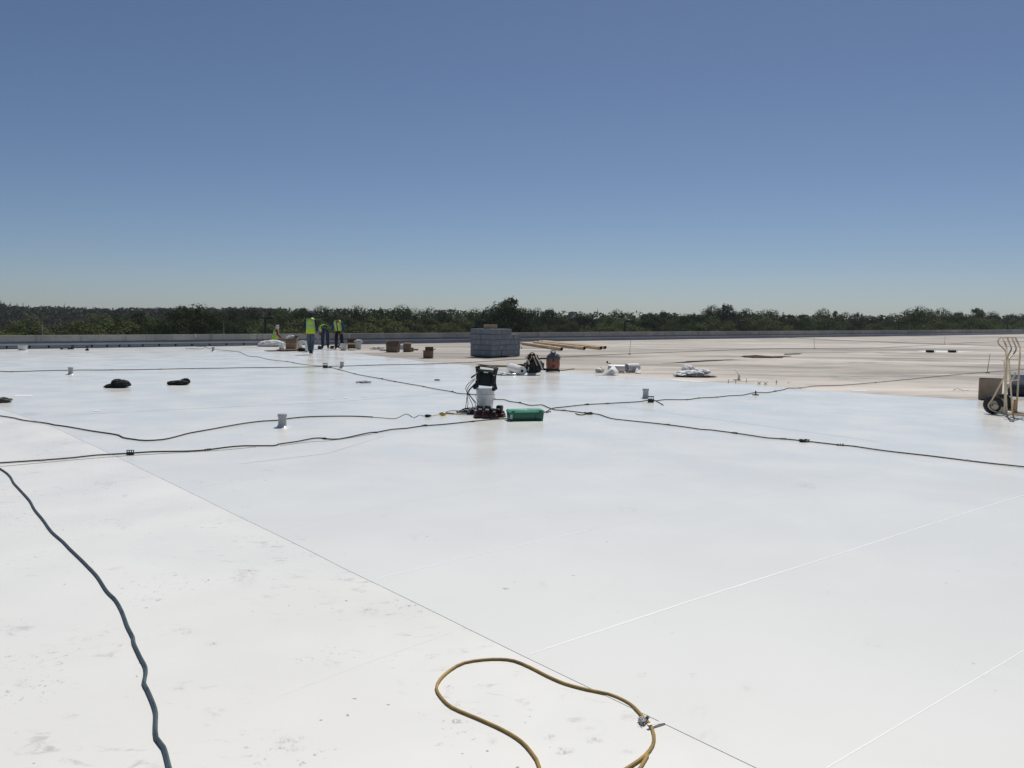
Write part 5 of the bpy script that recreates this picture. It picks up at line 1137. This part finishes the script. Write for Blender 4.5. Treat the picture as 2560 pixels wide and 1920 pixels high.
def trunk_mesh(seed, H, r0, rx):
    rnd = random.Random(seed+500); mb = MB(); lean = Vector((rnd.uniform(-.4, .4), rnd.uniform(-.4, .4), 0))
    mb.tube([Vector((0, 0, 0)), lean*.3+Vector((0, 0, H*.3)), lean*.7+Vector((0, 0, H*.6)), lean+Vector((0, 0, H*.9))], [r0, r0*.75, r0*.5, r0*.15], 8)
    for i in range(7):
        z = H*rnd.uniform(.3, .75); a = rnd.random()*6.28; o_ = lean*(z/H); L = rx*rnd.uniform(.5, .85)
        mb.tube([o_+Vector((0, 0, z)), o_+Vector((math.cos(a)*L*.5, math.sin(a)*L*.5, z+L*.35)), o_+Vector((math.cos(a)*L, math.sin(a)*L, z+L*.75))], [r0*.4, r0*.22, r0*.08], 5)
    me = bpy.data.meshes.new('trunk'); me.from_pydata([tuple(v) for v in mb.v], [], mb.f); me.materials.append(M['bark']); return me
kinds = []
for i, (mname, rx, H, h0, n, sp) in enumerate([('leaf_a', 3.7, 10, 1.2, 26000, 2), ('leaf_b', 4.0, 10, 1.0, 28000, 1), ('leaf_a', 3.1, 10.5, 1.2, 21000, 4), ('leaf_b', 3.5, 9.5, 1.0, 24000, 2), ('leaf_c', 3.8, 8.2, .4, 26000, 0), ('leaf_c', 3.3, 7.6, .3, 21000, 0), ('leaf_b', 2.5, 11, 3.0, 15000, 5)]):
    cm = crown_mesh(100+i, rx, 0, h0, H-.5, n, .20, sp, lobes=[44, 40, 40, 36, 46, 38, 28][i]); cm.materials.append(M[mname]); kinds.append((cm, trunk_mesh(i, H, .2, rx), H, rx))
KL = {0: 'dark green tree', 1: 'rounded mid green tree', 2: 'ragged dark tree', 3: 'bushy mid green tree', 4: 'broad pale olive tree', 5: 'small pale olive tree', 6: 'slim sparse tree'}
MARKS = [(-2000, 'beyond the left edge'), (-200, 'left of the leftmost lightning rod'), (108, 'right of the leftmost lightning rod'), (330, 'left of the second lightning rod'), (562, 'above the kneeling worker'), (735, 'above the walking worker'), (830, 'above the worker in blue'), (930, 'above the three cardboard boxes'), (1080, 'left of the carton stack'), (1170, 'above the carton stack'), (1310, 'above the cardboard tubes'), (1520, 'right of the cardboard tubes'), (1660, 'above the white tarp'), (1800, 'above the steel pins'), (2000, 'left of the roof drains'), (2200, 'above the roof drains'), (2400, 'above the hand truck'), (2600, 'beyond the right edge')]
ALLT = []
NTH = ORD
def tree(px, depth, ytop, kind, label=None, sx=1.0, group='trees in the wood behind the parapet', row='in the front row'):
    if label is None:
        mk = [t_ for x_, t_ in MARKS if x_ <= px][-1]; label = KL[kind]+' '+row+', '+mk
    cm, tm, H, rx = kinds[kind]; top = at(px, depth, ytop); pos = Vector((top.x, top.y, GZ)); hh = top.z-GZ; s = hh/(H-.1)
    r = thing('broadleaf_tree' if kind not in (4, 5) else 'bushy_tree', pos, label, 'tree', group, random.random()*6.28); ALLT.append((px, r)); k_ = sx*(.85+.3*random.random()); r.scale = (s*k_, s*k_, s)
    for nm, me in (('trunk', tm), ('crown', cm)):
        o = bpy.data.objects.new(nm, me); C.objects.link(o); o.parent = r
    return r
def treeline(px):   # depth of the front edge of the wood in column px
    return 78 + 92*max(0, (px+100)/2700)**1.25
rt_ = random.Random(21)
def horizon(px): return 780+.0095*px
# skyline profile read off the photograph (source pixels)
SKY = [(-150, 762), (0, 764), (120, 772), (230, 782), (330, 778), (420, 772), (470, 763), (540, 769), (600, 768), (650, 766), (700, 768), (800, 765), (860, 766), (960, 768), (1010, 762), (1060, 770), (1120, 765), (1180, 762), (1230, 768), (1340, 770), (1420, 772), (1500, 774), (1560, 772), (1620, 776), (1700, 776), (1760, 772), (1805, 764), (1850, 770), (1900, 776), (2000, 772), (2050, 776), (2120, 777), (2200, 778), (2290, 770), (2330, 774), (2400, 776), (2450, 772), (2520, 774), (2700, 776)]
def skyl(px):
    for i in range(len(SKY)-1):
        if SKY[i][0] <= px <= SKY[i+1][0]:
            t_ = (px-SKY[i][0])/(SKY[i+1][0]-SKY[i][0]); return SKY[i][1]*(1-t_)+SKY[i+1][1]*t_
    return 774
# back rows make the skyline, front rows fill down to the parapet
px = -620
while px < 3100:     # third row
    if px > 230 or px < -200: tree(px, treeline(px)+24+rt_.uniform(-4, 4), skyl(px)+rt_.choice((-3, 0, 2, 5, 9, 12))+rt_.uniform(-3, 3), rt_.choice((0, 0, 1, 2, 3, 2, 6)), row='in the back row')
    px += rt_.uniform(46, 80)*100/treeline(px)*1.1
px = 210
while px < 2700:     # second row
    tree(px, treeline(px)+11+rt_.uniform(-3, 3), skyl(px)+rt_.uniform(4, 28), rt_.choice((0, 1, 0, 3, 2, 1)), row='in the middle row')
    px += rt_.uniform(52, 88)*100/treeline(px)*1.1
px = -620
while px < 3100:     # front row, lower and paler in places
    low = px < 215
    tree(px, treeline(px)+rt_.uniform(-3, 3), (rt_.uniform(793, 806) if low else rt_.uniform(786, 812)+.004*px), rt_.choice((4, 5, 5, 4)) if low else rt_.choice((1, 4, 5, 0, 3, 4, 0)), sx=1.05)
    px += rt_.uniform(60, 105)*100/treeline(px)*1.1
tree(1277, 106, 744, 6, 'tallest tree on the skyline, rising above the stack of grey cartons', .95)
tree(1262, 104, 757, 0, 'dark tree filling in just left under the tallest tree', .9)
tree(1805, 150, 758, 2, 'taller ragged tree on the skyline above the white tarp', .9)
tree(480, 88, 764, 1, 'large rounded mid green tree on the skyline left of the lightning rod', 1.15)
tree(2290, 150, 768, 1, 'rounded taller tree on the skyline left of the hand truck', 1.0)
tree(2347, 138, 801, 4, 'pale olive dome shaped bush low before the wood at right, left of the hand truck', 1.1)
tree(2447, 140, 797, 4, 'pale olive dome shaped bush directly left above the hand truck', 1.1)
bylab = {}
for px, o in sorted(ALLT, key=lambda a: a[0]): bylab.setdefault(o['label'], []).append(o)
for l_, os_ in bylab.items():
    if len(os_) > 1:
        for i, o in enumerate(os_): o['label'] = l_+', '+NTH[i]
# far forest: one mass, reaching up at the left
fr = random.Random(5); vs = []; fs = []
def far_leaf(p, s):
    n = Vector((fr.gauss(0, 1), fr.gauss(0, 1)-.6, fr.gauss(0, 1)+.3)).normalized(); u = n.orthogonal().normalized(); v = n.cross(u); b = len(vs)
    vs.extend([p-u*s*.5, p+v*s*.35, p+u*s*.5, p-v*s*.35]); fs.append((b, b+1, b+2, b+3))
FT = [(-1300, 756), (-300, 748), (-60, 750), (0, 757), (30, 764), (80, 766), (140, 766), (230, 769), (300, 769), (420, 769), (600, 768), (900, 768), (1200, 773), (1700, 780), (2200, 785), (2900, 790)]
def ft(px):
    for i in range(len(FT)-1):
        if FT[i][0] <= px <= FT[i+1][0]:
            t_ = (px-FT[i][0])/(FT[i+1][0]-FT[i][0]); return FT[i][1]*(1-t_)+FT[i+1][1]*t_
    return 780
for k_ in range(1150):
    px = fr.uniform(-280, 3200) if k_ > 720 else fr.uniform(-280, 720) if k_ > 200 else fr.uniform(-1250, -280); row = fr.random(); D = 190+row*110
    yt = ft(px)+ (1-row)*9 + fr.uniform(-1, 4); top = at(px, D, yt)
    rr = fr.uniform(2.2, 3.6); H = top.z-GZ
    for q in range(110):
        d = Vector((fr.gauss(0, 1), fr.gauss(0, 1), fr.gauss(0, 1))).normalized(); zz = top.z-rr*.9+d.z*rr*.9 if q < 70 else GZ+fr.random()*H*.75
        far_leaf(Vector((top.x+d.x*rr, top.y+d.y*rr, zz)), .85)
    if fr.random() < (.4 if px < 420 else .25):   # thin dead or conifer tips
        hh = fr.uniform(.5, 1.9) if px < 60 or fr.random() < .12 else fr.uniform(.2, .9)
        for q in range(14):
            t_ = q/13; far_leaf(Vector((top.x+fr.uniform(-.35, .35)*(1-t_), top.y, top.z-.3+hh*t_)), .5*(1-t_*.6))
me = bpy.data.meshes.new('far_forest'); me.from_pydata([tuple(v) for v in vs], [], fs); me.materials.append(M['leaf_far'])
o = bpy.data.objects.new('far_forest', me); C.objects.link(o); props(o, 'dim distant forest behind the nearer trees, rising at the left edge', 'forest', kind='stuff')

# ------------------------------------------------------------------ haze
hb = MB(); hb.box((0, 260, 8.3), (1400, 640, 34.6)); hz_m = bpy.data.materials.new('air'); hz_m.use_nodes = True; ht_ = hz_m.node_tree; ht_.nodes.remove(ht_.nodes['Principled BSDF'])
pv = ht_.nodes.new('ShaderNodeVolumePrincipled'); pv.inputs['Density'].default_value = .00022; pv.inputs['Color'].default_value = (.82, .88, .95, 1); pv.inputs['Anisotropy'].default_value = .3
ht_.links.new(pv.outputs[0], ht_.nodes['Material Output'].inputs['Volume'])
ho = hb.build('haze', hz_m, smooth=False); ho['kind'] = 'stuff'; ho['label'] = 'thin pale air haze over the roof and wood'
